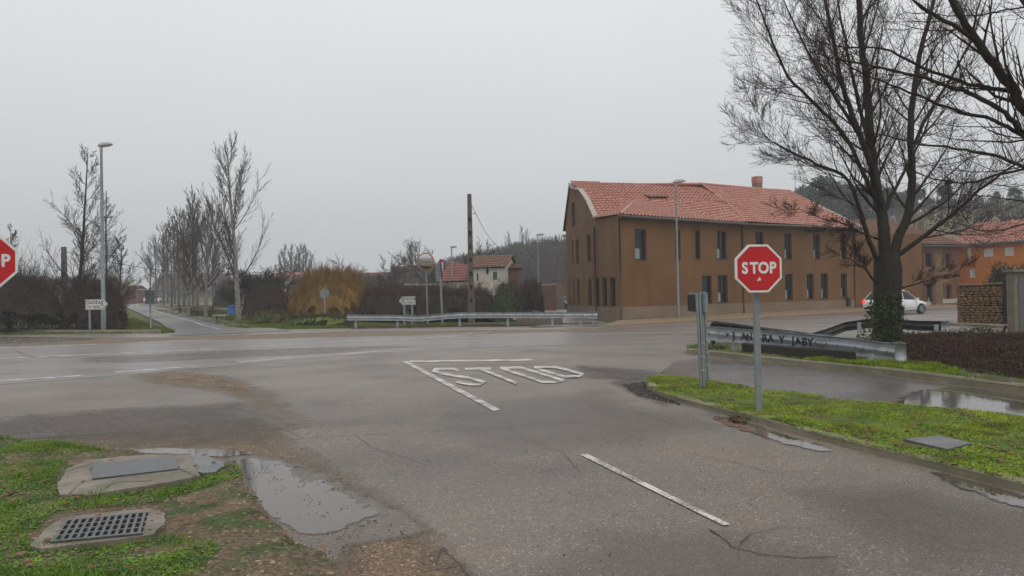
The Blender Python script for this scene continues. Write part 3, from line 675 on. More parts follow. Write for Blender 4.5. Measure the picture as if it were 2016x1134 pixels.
# ------------------------------------------------------------------ road markings
def marking(name, pts, z=.009):
    return ST(MB().tpoly([G(x, y, z) for x, y in pts]).build(name, MT['paint']))
def line(name, a, b, w):
    A, B = G(*a, .009), G(*b, .009); d = (B-A).normalized(); n = Vector((-d.y, d.x, 0))*w/2
    P = rough_outline([A-n, B-n, B+n, A+n], .012, .15, 5); return ST(MB().tpoly(P).build(name, MT['paint']))
for a, b in [((-80, 755), (159, 739.5)), ((225, 733), (381, 721)), ((467, 712.5), (592, 703.5)), ((658, 698), (752, 691.5))]: line('edge_dash', a, b, .30)
for a, b in [((-60, 708), (60, 703.5)), ((75, 702.5), (425, 687)), ((489, 682.5), (590, 677)), ((620, 674), (770, 668)), ((790, 668), (905, 661))]: line('lane_line', a, b, .34)
for a, b in [((0, 684.5), (192, 678)), ((278, 673.5), (410, 668.5)), ((560, 668), (640, 664)), ((840, 659.5), (960, 655))]: line('far_line', a, b, .34)
marking('lane_divider', [(790, 711), (802, 710.5), (985, 806), (972, 809)])
marking('lane_dash', [(1141, 894.5), (1156, 893), (1438, 1032), (1424, 1034)])
marking('stop_line', [(804, 713.5), (806, 709.8), (930, 708), (1045, 706.5), (1050, 710), (930, 711.5)])
def cr4(x, y): return (560+x/3.0545, 600+y/3.0545)
def stroke(mb_, pts, hx=6.2, hy=2.4, z0=.009):
    n = len(pts); b = len(mb_.v)
    for i in range(n):
        a, c = pts[max(0, i-1)], pts[min(n-1, i+1)]; dx, dy = c[0]-a[0], c[1]-a[1]
        # brush half-extents in photo units turned into ground metres
        nx_, ny_ = -dy, dx; k = math.hypot(nx_/hx, ny_/hy) or 1; ox, oy = nx_/k, ny_/k
        k2 = math.hypot(ox/hx, oy/hy) or 1; ox, oy = ox/k2, oy/k2
        for sg in (-1, 1): mb_.v.append(tuple(G(pts[i][0]+sg*ox, pts[i][1]+sg*oy, z0+.0006*i)))
    for i in range(n-1): mb_.f.append((b+2*i, b+2*i+1, b+2*i+3, b+2*i+2))
LET = {'letter_s': [[(1048, 397), (1020, 386), (960, 383), (905, 385), (890, 393), (930, 408), (1020, 425), (1100, 437), (1160, 452), (1205, 466), (1175, 478), (1110, 477), (1035, 462)]],
       'letter_t': [[(1085, 384), (1245, 383)], [(1180, 386), (1290, 428), (1395, 472)]],
       'letter_o': [[(1330, 390), (1298, 381), (1360, 377), (1425, 378), (1500, 400), (1600, 430), (1680, 456), (1620, 463), (1550, 462), (1440, 425), (1330, 390)]],
       'letter_p': [[(1508, 380), (1690, 434)], [(1500, 376), (1570, 373), (1635, 374), (1720, 396), (1797, 419), (1770, 429), (1690, 431)]]}
for k, ss in LET.items():
    mb = MB()
    for si, st in enumerate(ss): stroke(mb, [cr4(*p) for p in st], z0=.009+.006*si)
    ST(mb.build(k, MT['paint']))
# pavement before the ochre building and far kerbs
A_, B_, C_ = D(1222, 634, 45), D(1463, 617, 52), D(1683, 606, 57.7)
pv_in = [Vector((A_.x-.2, A_.y+.2, .03)), Vector((A_.x+.2, A_.y, .05)), Vector((B_.x, B_.y, .14)), Vector((C_.x, C_.y+.3, .2)), Vector((34, 62.5, .2)), Vector((40, 64.5, .2))]
pv_out = [G(1190, 641, .03), G(1228, 638.5, .05), G(1463, 625.5, .10), G(1690, 613.5, .12), G(1800, 608, .12), G(1885, 604.5, .12)]
mb = MB()
for i in range(5): mb.poly([pv_out[i], pv_out[i+1], pv_in[i+1], pv_in[i]])
for i in range(5): mb.poly([pv_out[i], pv_out[i+1], pv_out[i+1]-Vector((0, 0, .15)), pv_out[i]-Vector((0, 0, .15))])
ST(mb.build('pavement', MT['pavement']))
kerb('verge_kerb', [G(-260, 655), G(0, 654.5), G(150, 656), G(300, 655.5), G(316, 655)], .2, .17, MT['kerb'])
# ------------------------------------------------------------------ ochre building
def wall(mb_, A, B, z0, top, holes, th=.22):
    """A->B, inside on the left of A->B; holes (s0,s1,z0,z1); top = [(s,z),...]; real openings with reveals"""
    A = Vector((A[0], A[1], 0)); B = Vector((B[0], B[1], 0)); d = (B-A).normalized(); nin = Vector((-d.y, d.x, 0)); Ln = (B-A).length
    if callable(z0): z0f = z0
    else: z0f = lambda s: z0
    cuts = sorted(set([0, Ln]+[s for s, _ in top if 0 < s < Ln]+[c for h in holes for c in h[:2]]))
    def tp(s):
        for (a, za), (b, zb) in zip(top[:-1], top[1:]):
            if a-1e-6 <= s <= b+1e-6: return za+(zb-za)*(s-a)/(b-a) if b > a else za
        return top[-1][1]
    P = lambda s, z: A+d*s+Vector((0, 0, z))
    for s0, s1 in zip(cuts[:-1], cuts[1:]):
        if s1-s0 < 1e-4: continue
        mid = (s0+s1)/2; hs_ = sorted([h for h in holes if h[0]-1e-6 <= mid <= h[1]+1e-6], key=lambda h: h[2]); zl = (z0f(s0), z0f(s1))
        for h in hs_:
            mb_.poly([P(s0, zl[0]), P(s1, zl[1]), P(s1, h[2]), P(s0, h[2])]); zl = (h[3], h[3])
        mb_.poly([P(s0, zl[0]), P(s1, zl[1]), P(s1, tp(s1-1e-7)), P(s0, tp(s0+1e-7))])
    for a, b, c, e_ in holes:
        I = nin*th
        mb_.poly([P(a, c), P(b, c), P(b, c)+I, P(a, c)+I]); mb_.poly([P(a, e_), P(a, e_)+I, P(b, e_)+I, P(b, e_)])
        mb_.poly([P(a, c), P(a, c)+I, P(a, e_)+I, P(a, e_)]); mb_.poly([P(b, c), P(b, e_), P(b, e_)+I, P(b, c)+I])
def window(root, A, B, h, bl=0, mull=1, set_=.14, fm='frame', pm='glass', fw=.06):
    A = Vector((A[0], A[1], 0)); B = Vector((B[0], B[1], 0)); d = (B-A).normalized(); n = Vector((-d.y, d.x, 0)); a, b, c, e_ = h
    P = lambda s, z, k=0: A+d*s+n*(set_+k)+Vector((0, 0, z)); Z = Vector((0, 0, 1))
    m = MB()
    m.fbox(P(a, c), d*fw, n*.06, Z*(e_-c)); m.fbox(P(b-fw, c), d*fw, n*.06, Z*(e_-c))
    m.fbox(P(a+fw, c), d*(b-a-2*fw), n*.06, Z*fw); m.fbox(P(a+fw, e_-fw), d*(b-a-2*fw), n*.06, Z*fw)
    if mull:
        m.fbox(P((a+b)/2-.03, c+fw), d*.06, n*.05, Z*(e_-c-2*fw))
    m.fbox(P(a+fw, c+(e_-c)*.38), d*(b-a-2*fw), n*.045, Z*.04)
    w_ = m.build('window', MT[fm], root)
    g = MB(); g.poly([P(a, c, .05), P(b, c, .05), P(b, e_, .05), P(a, e_, .05)]); g.build('pane', MT[pm], w_)
    if bl:
        g = MB(); s0, s1 = a+fw+.02, (a+b)/2+.05 if bl == 1 else b-fw-.02
        g.fbox(P(s0, c+.07, .035), d*(s1-s0), n*.01, Z*(e_-c)*.36); g.build('blind', MT['blind'], w_)
    return w_
def tiles(root, P, eave, name='roof', m='tile', du=.30, dv=.42, amp=.075, th=.0, ud=None):
    """corrugated tile slab clipped to the convex polygon P; eave = (a,b) indices"""
    P = [Vector(p) for p in P]; a, b = P[eave[0]], P[eave[1]]
    N = sum(((P[i]-P[0]).cross(P[i+1]-P[0]) for i in range(1, len(P)-1)), Vector()).normalized()
    if N.z < 0: N = -N; 
    U = (ud or (b-a)).normalized(); U = (U-N*U.dot(N)).normalized(); V = N.cross(U)
    c0 = sum(P, Vector())/len(P)
    loc = [((p-c0).dot(U), (p-c0).dot(V)) for p in P]
    off = [(p-c0).dot(N) for p in P]
    u0, u1 = min(q[0] for q in loc)-.1, max(q[0] for q in loc)+.1; v0, v1 = min(q[1] for q in loc)-.1, max(q[1] for q in loc)+.1
    vs = []; fs = []
    K = 6; nu = int((u1-u0)/du*K)+1; nv = int((v1-v0)/dv)+1
    for j in range(nv):
        for e_ in (0, 1):
            v = v0+(j+e_)*dv; lift = (.07 if e_ == 0 else 0.0)
            for i in range(nu+1):
                u = u0+i*du/K; z = amp*abs(cos(pi*(u/du)))**1.3+lift+.008*mnoise.noise(Vector((int(u/du)*7.1, j*3.3, 0)))
                q_ = c0+U*u+V*v+N*z; vs.append(tuple(q_))
    for j in range(nv):
        for i in range(nu):
            b0 = (2*j)*(nu+1)+i; fs.append((b0, b0+1, b0+nu+2, b0+nu+1))
            if j < nv-1: c_ = (2*j+1)*(nu+1)+i; fs.append((c_, c_+1, c_+nu+2, c_+nu+1))
    me = bpy.data.meshes.new('x'); me.from_pydata(vs, [], fs); bm_ = bmesh.new(); bm_.from_mesh(me); bpy.data.meshes.remove(me)
    n = len(P)
    for i in range(n):
        p, q_ = P[i], P[(i+1) % n]; e2 = q_-p; no = e2.cross(N).normalized()
        if (c0-p).dot(no) > 0: no = -no
        bmesh.ops.bisect_plane(bm_, geom=bm_.verts[:]+bm_.edges[:]+bm_.faces[:], plane_co=p+no*.0, plane_no=no, clear_outer=True)
    bm_.normal_update()
    mb_ = MB(); bm_.verts.index_update(); mb_.v = [tuple(v.co) for v in bm_.verts]; mb_.f = [[v.index for v in f.verts] for f in bm_.faces]; bm_.free()
    return mb_.build(name, MT[m], root, smooth=False)
def ridge(root, pts, r=.11, m='tile', name='ridge_tiles'):
    return MB().tube([Vector(p) for p in pts], r, 8, True).build(name, MT[m], root, smooth=True)
EH = 6.27
ob = thing('ochre_building', 'large two storey ochre rendered building with dark narrow windows and red tiled roof', 'building', (A_.x, A_.y, 0))
g0 = Vector((6.45, 45.0, 0)); gf = Vector((4.30, 59.6, 0))      # gable wall: near corner -> far corner
GD = (gf-g0); GL = GD.length
A2, B2, C2 = Vector((A_.x, A_.y, 0)), Vector((B_.x, B_.y, 0)), Vector((C_.x, C_.y, 0)); g0 = A2.copy()
R0 = g0+GD*.87; R0z = 9.9
# gable side wall, windows measured on the photograph's wall
def wr(x0, y0, x1, y1, A, B):
    a = Wl(x0, y0, A, B); b = Wl(x1, y1, A, B); c = Wl(x0, y1, A, B); e_ = Wl(x1, y0, A, B)
    return (min(a[0], b[0]), max(a[0], b[0]), (b[1]+c[1])/2, (a[1]+e_[1])/2)
def c5(x0, y0, x1, y1): return (1090+x0/3.436, 330+y0/3.436, 1090+x1/3.436, 330+y1/3.436)
gw = [wr(*c5(*q_), g0, gf) for q_ in [(118, 240, 144, 398), (124, 494, 136, 660), (150, 484, 170, 654), (224, 456, 250, 640),
      (107, 760, 117, 918), (130, 758, 142, 924), (158, 754, 178, 928), (232, 750, 258, 934), (272, 748, 310, 938), (326, 744, 362, 938), (380, 740, 420, 940)]]
gw = [(a, b, c, e_) for a, b, c, e_ in gw]
sP_ = .36*GL; sA = .87*GL
top = [(0, EH), (sP_, EH+.25), (sP_+.9, EH+.85), (sP_+2.2, EH+1.75), (sP_+4.2, EH+2.75), (sA-.7, R0z-.35), (sA, R0z+.05), (GL, EH+.55)]
mb = MB()
mb.z = 0
# note: for this wall the inside lies on the right of near->far
def wallR(mb_, A, B, z0, top, holes, th=.22):
    Ln = (B-A).length
    wall(mb_, B, A, z0, [(Ln-s, z) for s, z in reversed(top)], [(Ln-b, Ln-a, c, e_) for a, b, c, e_ in holes], th)
wallR(mb, g0, gf, .76, top, gw)
fw1 = [wr(*c5(*q_), A2, B2) for q_ in [(548, 416, 630, 624), (820, 422, 860, 620), (956, 426, 995, 619), (1101, 430, 1172, 620), (1002, 730, 1072, 920), (1108, 728, 1180, 914)]]
def c6(x0, y0, x1, y1): return (1400+x0/3.436, 330+y0/3.436, 1400+x1/3.436, 330+y1/3.436)
fw2 = [wr(*c6(*q_), B2, C2) for q_ in [(298, 436, 356, 620), (494, 444, 547, 620), (690, 452, 740, 620), (873, 458, 917, 622), (500, 720, 554, 894), (646, 718, 696, 888), (742, 716, 793, 884), (876, 716, 922, 878)]]
LB = (B2-A2).length; LC = (C2-B2).length
wall(mb, A2, B2, .80, [(0, EH), (LB, EH)], fw1); wall(mb, B2, C2, .80, [(0, EH), (LC, EH)], fw2)
D2 = Vector((33.2, 61.6, 0)); C3 = C2+Vector((-.25, .9, 0))
wall(mb, C3, D2, .0, [(0, EH-.3), ((D2-C3).length, EH-.3)], [])
mb.fbox(C2, C3-C2, Vector((-.05, 0, 0)), Vector((0, 0, EH)))
mb.poly([gf+Vector((0, 0, 0)), gf+Vector((0, 0, EH+.5)), Vector((9, 66, EH+.5)), Vector((9, 66, 0))])
mb.poly([Vector((9, 66, 0)), Vector((9, 66, EH)), D2+Vector((0, 6, EH)), D2+Vector((0, 6, 0))]); mb.poly([D2, D2+Vector((0, 6, 0)), D2+Vector((0, 6, EH-.3)), D2+Vector((0, 0, EH-.3))])
mb.build('wall', MT['ochre'], ob)
# plinth stands 4 cm proud
mb = MB()
def plinth(A, B, h, side):
    d = (B-A).normalized(); n = Vector((-d.y, d.x, 0))*side
    mb.fbox(A+n*.05+Vector((0, 0, -.3)), B-A, -n*.3, Vector((0, 0, h+.3)))
plinth(A2, B2, .82, -1); plinth(B2, C2, .82, -1); plinth(g0, gf, .78, 1)
mb.build('plinth', MT['plinth'], ob)
for i, h in enumerate(fw1): window(ob, A2, B2, h, (1, 0, 0, 1, 0, 1)[i], 1 if h[1]-h[0] > 1 else 0)
for i, h in enumerate(fw2): window(ob, B2, C2, h, (0, 1, 1, 1, 1, 1, 1, 1)[i], 1)
for h in gw:
    window(ob, gf, g0, (GL-h[1], GL-h[0], h[2], h[3]), 0, 0)
# sills
for A, B, hs_ in ((A2, B2, fw1), (B2, C2, fw2)):
    d = (B-A).normalized(); n = Vector((-d.y, d.x, 0))
    for a, b, c, e_ in hs_: MB().fbox(A+d*(a-.04)-n*.04+Vector((0, 0, c-.05)), d*(b-a+.08), n*.16, Vector((0, 0, .047))).build('sill', MT['rbrick'], ob)
# roof
R1 = D(1383, 363, 58.4); R2 = D(1555, 378, 64); R0v = Vector((R0.x, R0.y, R0z)); T0 = D(1252, 396, 53.2); T1 = D(1432, 402, 55)
dA = (B2-A2).normalized(); nA = Vector((dA.y, -dA.x, 0))*.45; dB = (C2-B2).normalized(); nB = Vector((dB.y, -dB.x, 0))*.45
gd_ = GD.normalized(); nG = Vector((-gd_.y, gd_.x, 0))*.3
if nG.x > 0: nG = -nG
eA = A2+nA+nG*.9+Vector((0, 0, EH-.05)); eB = B2+(nA+nB)*.5+Vector((0, 0, EH-.05)); eC = C2+nB+dB*.5+Vector((0, 0, EH-.05))
eS = g0+gd_*sP_+nG+Vector((0, 0, EH+.28))
Sv = g0+gd_*(sP_)+Vector((0, 0, EH+.3))
lift = Vector((0, 0, .05))
mid1 = g0+gd_*(sP_+.9)+Vector((0, 0, EH+.80)); 
def toproof(s, z): return g0+gd_*s+Vector((0, 0, z))
# main plane split so that it sweeps up the curved gable
gpts = [toproof(s, z-.02) for s, z in top[1:7]]
right = [eB.lerp(R1, t) for t in (0.02, .16, .34, .55, .9, 1)]
right = [T1.lerp(R1, 0)-Vector((0, 0, .14)), T1.lerp(R1, .1), T1.lerp(R1, .3), T1.lerp(R1, .55), T1.lerp(R1, .9), R1]
T0d = T0-Vector((0, 0, .10)); T1d = T1-Vector((0, 0, .12))
tiles(ob, [Sv, T0d, gpts[3]], (0, 1), 'roof_slope', ud=T1d-T0d)
tiles(ob, [T0d, T1d, R1, R0v, gpts[3]], (0, 1), 'roof_slope')
tiles(ob, [eA, eB, T0+lift], (0, 1), 'roof_slope'); tiles(ob, [eB, T1+lift, T0+lift], (0, 1), 'roof_slope', ud=eB-eA)
tiles(ob, [eS, eA, T0+lift], (0, 1), 'roof_slope')
tiles(ob, [eB, eC, R2, R1], (0, 1), 'roof_slope')
eD = Vector((C2.x+4, C2.y+9, EH))
mb = MB(); mb.poly([eC, eD, R2]); back = Vector((9, 67, EH)); mb.poly([R0v, R1, back]); mb.poly([R1, R2, back]); mb.poly([R2, eD, back]); mb.poly([R0v, back, toproof(GL, EH+.5)]); 
mb.build('rear_slope', MT['tile'], ob)
ridge(ob, [R0v+Vector((.1, 0, .03)), R1+Vector((0, 0, .03)), R2+Vector((0, 0, .03))]); ridge(ob, [eA+Vector((.05, .05, .06)), T0+lift*1.6]); ridge(ob, [eB+Vector((0, 0, .08)), T1+lift, R1]); ridge(ob, [eC+Vector((0, 0, .05)), R2], m='coping')
ridge(ob, [T0+lift*1.2, T1+lift*1.2], .08)
mb = MB(); cp = [g0+gd_*s+nG*.35+Vector((0, 0, z+.04)) for s, z in top[1:7]]
for a, b in zip(cp[:-1], cp[1:]): mb.fbox(a, b-a, -nG.normalized()*.34, Vector((0, 0, .10)))
mb.build('coping', MT['coping'], ob)
mb = MB(); a, b = g0+gd_*sA+nG*.2+Vector((0, 0, R0z)), g0+gd_*(GL+.5)+nG*.2+Vector((0, 0, EH+.35)); mb.fbox(a, b-a, -nG.normalized()*.6, Vector((0, 0, .12))); mb.build('verge_board', MT['gutter'], ob)
for P_ in ([eA-Vector((0, 0, .06))+nA*.15, eB-Vector((0, 0, .06))+nA*.15], [eB-Vector((0, 0, .06))+nB*.15, eC-Vector((0, 0, .06))+nB*.15]):
    MB().tube(P_, .085, 8, True).build('gutter', MT['gutter'], ob, True)
mb = MB()   # soffit
mb.poly([A2+Vector((0, 0, EH-.12)), B2+Vector((0, 0, EH-.12)), eB-Vector((0, 0, .07)), eA-Vector((0, 0, .07))]); mb.poly([B2+Vector((0, 0, EH-.12)), C2+Vector((0, 0, EH-.12)), eC-Vector((0, 0, .07)), eB-Vector((0, 0, .07))])
mb.build('soffit', MT['gutter'], ob)
for p, n_ in ((A2+nA*.2+nG*.1, 1), (B2+(nA+nB)*.1, 1), (g0+gd_*sP_+nG*.35, 1), (C2+nB*.15, 1)):
    MB().tube([p+Vector((0, 0, .1)), p+Vector((0, 0, EH-.2))], .055, 8, True).build('downpipe', MT['pipe'], ob, True)
# roof vent
v0 = D(1281, 394, 54.3); mb = MB(); dv_ = (T1-T0); dv_.z = 0; dv_.normalize()
mb.fbox(v0-Vector((0, 0, .2)), dv_*1.25, Vector((-.3, 1.2, .4)), Vector((0, 0, .42))); mb.build('roof_vent', MT['frame'], ob)
MB().fbox(v0-dv_*.12+Vector((0, -.12, .22)), dv_*1.5, Vector((-.3, 1.2, .3)), Vector((0, 0, .08))).build('vent_roof', MT['tile_old'], ob)
ch = D(1491, 369, 62.5); mb = MB(); mb.fbox(ch-Vector((0, 0, .8)), Vector((.5, .28, 0)), Vector((-.28, .5, 0)), Vector((0, 0, 1.15))); c_ = mb.build('chimney', MT['plinth'], ob)
MB().fbox(ch+Vector((-.01, -.04, .36)), Vector((.55, .3, 0)), Vector((-.3, .55, 0)), Vector((0, 0, .58))).build('chimney_cap', MT['tile'], c_)
for px, py, d_ in [(1228, 386, 55), (1363, 386, 56.5), (1290, 399, 53.4), (1358, 404, 53.6), (1476, 389, 60), (1544, 394, 62), (1450, 404, 57), (1493, 410, 57.5), (1562, 415, 60)]:
    p = D(px, py, d_); MB().box(p, (.22, .22, .2)).build('vent_tile', MT['tile_old'], ob)
p = D(1566, 378, 64); mb = MB().tube([p-Vector((0, 0, 1)), p+Vector((0, 0, 1.9))], .025, 5)
for k in range(4): mb.tube([p+Vector((-.25, 0, 1.1+k*.2)), p+Vector((.25, 0, 1.1+k*.2))], .012, 4)
mb.build('aerial', MT['steel_post'], ob)
mb = MB(); p = C2-dB*.9-Vector((dB.y, -dB.x, 0))*-.1; mb.box((p.x, p.y, .7), (.35, .2, .6), math.atan2(dB.y, dB.x)); mb.build('meter_box', MT['frame'], ob)
p = D(1113, 464, 59.6); MB().ball(p, .18, (1.5, 1, .7)).build('wall_lamp', MT['lampgrey'], ob)
# ------------------------------------------------------------------ yellow brick building
yb = thing('brick_building', 'old two storey yellow and red brick building with tall windows behind the white car', 'building', (36, 66, 0))
YA = D(1764, 600, 63.2); YB = D(1889, 600, 66); YA.z = YB.z = 0; YH = Wl(1830, 483, YA, YB)[1]
def c7(x0, y0, x1, y1): return (1700+x0/3.063, 330+y0/3.063, 1700+x1/3.063, 330+y1/3.063)
yh = [wr(*c7(*q_), YA, YB) for q_ in [(258, 515, 296, 600), (370, 515, 414, 600), (492, 515, 524, 606), (266, 712, 300, 800), (376, 703, 416, 812), (497, 708, 528, 790)]]
mb = MB(); YL = (YB-YA).length
wall(mb, YA, YB, -.2, [(0, YH), (YL, YH)], yh); mb.poly([YB+Vector((0, 0, -.2)), YB+Vector((2, 8, -.2)), YB+Vector((2, 8, YH)), YB+Vector((0, 0, YH))]); mb.build('wall', MT['ybrick'], yb)
for h in yh: window(yb, YA, YB, h, 0, 1)
d = (YB-YA).normalized(); n = Vector((-d.y, d.x, 0)); mb = MB()
for h in yh:
    for s0 in (h[0]-.32, h[1]+.02): mb.fbox(YA+d*s0-n*.06+Vector((0, 0, h[2]-.2)), d*.3, n*.08, Vector((0, 0, h[3]-h[2]+.4)))
    mb.fbox(YA+d*(h[0]-.019)-n*.05+Vector((0, 0, h[3]+.02)), d*(h[1]-h[0]+.037), n*.06, Vector((0, 0, .28)))
for s0 in (0.01, YL-.5): mb.fbox(YA+d*s0-n*.063+Vector((0, 0, -.1)), d*.45, n*.09, Vector((0, 0, YH-.1)))
mb.fbox(YA-n*.10+Vector((0, 0, YH-.32)), d*YL, n*.12, Vector((0, 0, .3)))
mb.fbox(YA-n*.09+Vector((0, 0, YH*.5)), d*YL, n*.095, Vector((0, 0, .18)))
mb.build('pilasters', MT['rbrick'], yb)
e0, e1 = YA-n*.5-d*2+Vector((0, 0, YH+.02)), YB-n*.5+d*.3+Vector((0, 0, YH+.02)); r0 = e0+n*5+Vector((0, 0, 2.5)); r1 = D(1800, 441, 71); r1 = e0+n*5+d*6.6+Vector((0, 0, 2.5))
tiles(yb, [e0, e1, r1, r0], (0, 1), 'roof', 'tile_old'); mb = MB(); mb.poly([e1, e1+n*9, r1]); mb.build('hip_slope', MT['tile_old'], yb); ridge(yb, [r0, r1, e1], .1, 'tile_old')
MB().tube([e0-Vector((0, 0, .1)), e1-Vector((0, 0, .1))], .09, 6).build('gutter', MT['gutter'], yb)
# ------------------------------------------------------------------ orange house
oh = thing('orange_house', 'bright orange rendered house with white shuttered windows beyond the stone wall', 'house', (44, 68, 0))
OA, OB = D(1888, 600, 68), D(2080, 600, 62); OA.z = OB.z = 0; OH = Wl(1960, 478, OA, OB)[1]; OL = (OB-OA).length
ohh = [wr(*c7(*q_), OA, OB) for q_ in [(624, 482, 650, 558), (723, 487, 782, 537), (848, 480, 908, 531), (640, 612, 674, 664), (812, 600, 920, 660)]]
mb = MB(); wall(mb, OA, OB, -.2, [(0, OH), (OL, OH)], ohh); mb.build('wall', MT['orange'], oh)
for h in ohh: window(oh, OA, OB, h, 0, 0, .1, 'white', 'lamp_clear', .1)
d = (OB-OA).normalized(); n = Vector((-d.y, d.x, 0))
e0, e1 = OA-n*.5-d*.4+Vector((0, 0, OH+.02)), OB-n*.5+Vector((0, 0, OH+.02))
tiles(oh, [e0, e1, e1+n*5+Vector((0, 0, 2.0)), e0+n*5+Vector((0, 0, 2.0))], (0, 1), 'roof', 'tile'); ridge(oh, [e0+n*5+Vector((0, 0, 2.03)), e1+n*5+Vector((0, 0, 2.03))])
MB().tube([e0-Vector((0, 0, .1)), e1-Vector((0, 0, .1))], .1, 6).build('gutter', MT['gutter'], oh)
p = D(1956, 456, 70); MB().box(p, (.5, .5, 1.2)).build('chimney', MT['plinth'], oh)
# white barriers in front of the brick building
for a, b, s_ in [((1806, 595), (1832, 594), 'short white metal barrier left of the grey door of the brick building'), ((1856, 590), (1889, 588), 'white metal barrier between brick building and stone wall')]:
    pa, pb = D(*a, 60), D(*b, 60); t = thing('barrier', s_, 'barrier', ((pa.x+pb.x)/2, 60, 0), 0, 'white barriers before the brick building')
    MB().fbox(pa-Vector((0, 0, .3)), pb-pa, Vector((0, .06, 0)), Vector((0, 0, .32))).build('beam', MT['coping'], t)
    for p in (pa.lerp(pb, .1), pa.lerp(pb, .9)): MB().box((p.x, p.y+.12, .35), (.1, .1, 1.0)).build('post', MT['steel_post'], t)
# ------------------------------------------------------------------ stone wall, gate, pillar
SA, SB = D(1889, 640, 32.2), D(1975, 642, 31.4); SA.z = SB.z = 0; SHt = 1.72
sw = thing('stone_wall', 'rough brown wall of rounded field stones beside the dark gate', 'wall', ((SA.x+SB.x)/2, SA.y, 0))
d = (SB-SA).normalized(); n = Vector((-d.y, d.x, 0)); L_ = (SB-SA).length
MB().fbox(SA+n*.12, d*L_, n*.4, Vector((0, 0, SHt-.05))).build('core', MT['mortar'], sw)
mb = MB(); z = .06; row = 0
while z < SHt-.05:
    hh = random.uniform(.085, .14); s = random.uniform(-.05, .1)
    while s < L_:
        wd = random.uniform(.12, .27); p = SA+d*(s+wd/2)+n*.13+Vector((0, 0, z+random.uniform(-.015, .015)))
        mb.ball(p, 1, (wd*.52, .11, hh*.56), 8, 6, .25, random.random()*50); s += wd*.97
    z += hh*.98; row += 1
for k in range(9):
    for zz in range(14): mb.ball(SA+n*(.1+k*.06)+Vector((0, 0, .06+zz*.12)), 1, (.08, .09, .07), 6, 5, .25, random.random()*50)
mb.build('stones', MT['cobble'], sw, True)
MB().fbox(SA-n*.02-d*.03+Vector((0, 0, SHt)), d*(L_+.06), n*.6, Vector((0, 0, .05))).build('cap', MT['plinth'], sw)
ga, gb = SB+d*.03, D(1999, 642, 31.2); gb.z = 0
t = thing('gate', 'dark metal gate between the stone wall and the concrete pillar', 'gate', (ga.x, ga.y, 0)); dg_ = (gb-ga)
MB().fbox(ga+Vector((0, 0, .08)), dg_, Vector((0, .05, 0)), Vector((0, 0, 1.75))).build('panel', MT['black'], t)
mb = MB()
for k in range(6): mb.fbox(ga+dg_*(k/6)+Vector((0, -.02, .08)), dg_.normalized()*.03, Vector((0, .02, 0)), Vector((0, 0, 1.8)))
mb.build('bars', MT['frame'], t)
mb = MB(); p = ga+dg_*.62+Vector((0, -.05, 1.05)); mb.ball(p, .07); mb.ball(p+Vector((.05, 0, -.15)), .05); mb.build('latch', MT['steel'], t)
pc = thing('concrete_pillar', 'tall grey concrete pillar with flat cap at the right edge', 'pillar', tuple(G(2016, 671)))
pa = G(1999, 671); MB().fbox(pa, Vector((.9, -.1, 0)), Vector((.1, .5, 0)), Vector((0, 0, 2.02))).build('shaft', MT['concrete'], pc)
MB().fbox(pa+Vector((-.08, -.08, 2.02)), Vector((1.05, -.1, 0)), Vector((.1, .66, 0)), Vector((0, 0, .09))).build('cap', MT['concrete'], pc)
MB().fbox(pa+Vector((.12, -.03, .1)), Vector((.7, -.078, 0)), Vector((0, .01, 0)), Vector((0, 0, 1.8))).build('panel', MT['wetconc'], pc)
tag(MB().fbox(G(1976, 679)+Vector((0, 0, .1)), Vector((2.2, -.1, 0)), Vector((0, .8, 0)), Vector((0, 0, .1))).build('step', MT['wetconc'], bevel=.02), 'wet concrete slab at the foot of the right pillar', 'step')
mb = MB().tube([G(1972, 669)+Vector((0, 0, .1)), G(1972, 669)+Vector((.14, 0, .42))], .04, 6, True); mb.box(G(1974, 669)+Vector((0, 0, .12)), (.3, .25, .05)); tag(mb.build('post_stub', MT['rust']), 'broken rusty iron post stub leaning beside the concrete pillar', 'post stub')
kerb('wall_kerb', [G(1862, 641), G(1900, 642), G(1996, 648), G(2200, 660)], .3, .13, MT['concrete'], 1)
# ------------------------------------------------------------------ guard rails
WP = [(.0, -.155), (.035, -.14), (.075, -.11), (.075, -.075), (.03, -.03), (.02, 0), (.03, .03), (.075, .075), (.075, .11), (.035, .14), (.0, .155)]
def beam(root, pts, m, face=-1, hs=1.0, flare=False, name='beam', tilt=0):
    """W profile swept along pts (centre line); face=-1 shows its waves towards the camera side"""
    P = []
    for a, b in zip(pts[:-1], pts[1:]): P += [a.lerp(b, i/6) for i in range(6)]
    P.append(pts[-1]); n = len(P); mb_ = MB(); k = len(WP)
    for i, p in enumerate(P):
        d = (P[min(n-1, i+1)]-P[max(0, i-1)]); d.z = 0; d.normalize(); nr = Vector((d.y, -d.x, 0))*(-face)
        f = 1+(.25*(1-min(1, (n-1-i)/3)) if flare else 0)
        for o_, z in WP:
            q_ = p+nr*(o_-z*tilt)+Vector((0, 0, z*hs*f)); mb_.v.append(tuple(q_))
    for i in range(n-1):
        for j in range(k-1): mb_.f.append((i*k+j, i*k+j+1, (i+1)*k+j+1, (i+1)*k+j))
    o = mb_.build(name, m, root)
    sd = o.modifiers.new('s', 'SOLIDIFY'); sd.thickness = .006
    return o
def rpost(root, p, top_, m='steel', w_=.10, lean=0):
    mb_ = MB(); L_ = top_-p.z
    for sx, sy, ww, dd in ((0, 0, w_, .008), (-w_/2, .03, .008, .06), (w_/2, .03, .008, .06)):
        mb_.fbox(p+Vector((sx-ww/2, sy-dd/2, -.1)), Vector((ww, 0, 0)), Vector((0, dd, 0)), Vector((lean, 0, L_+.1)))
    return mb_.build('post', MT[m], root)
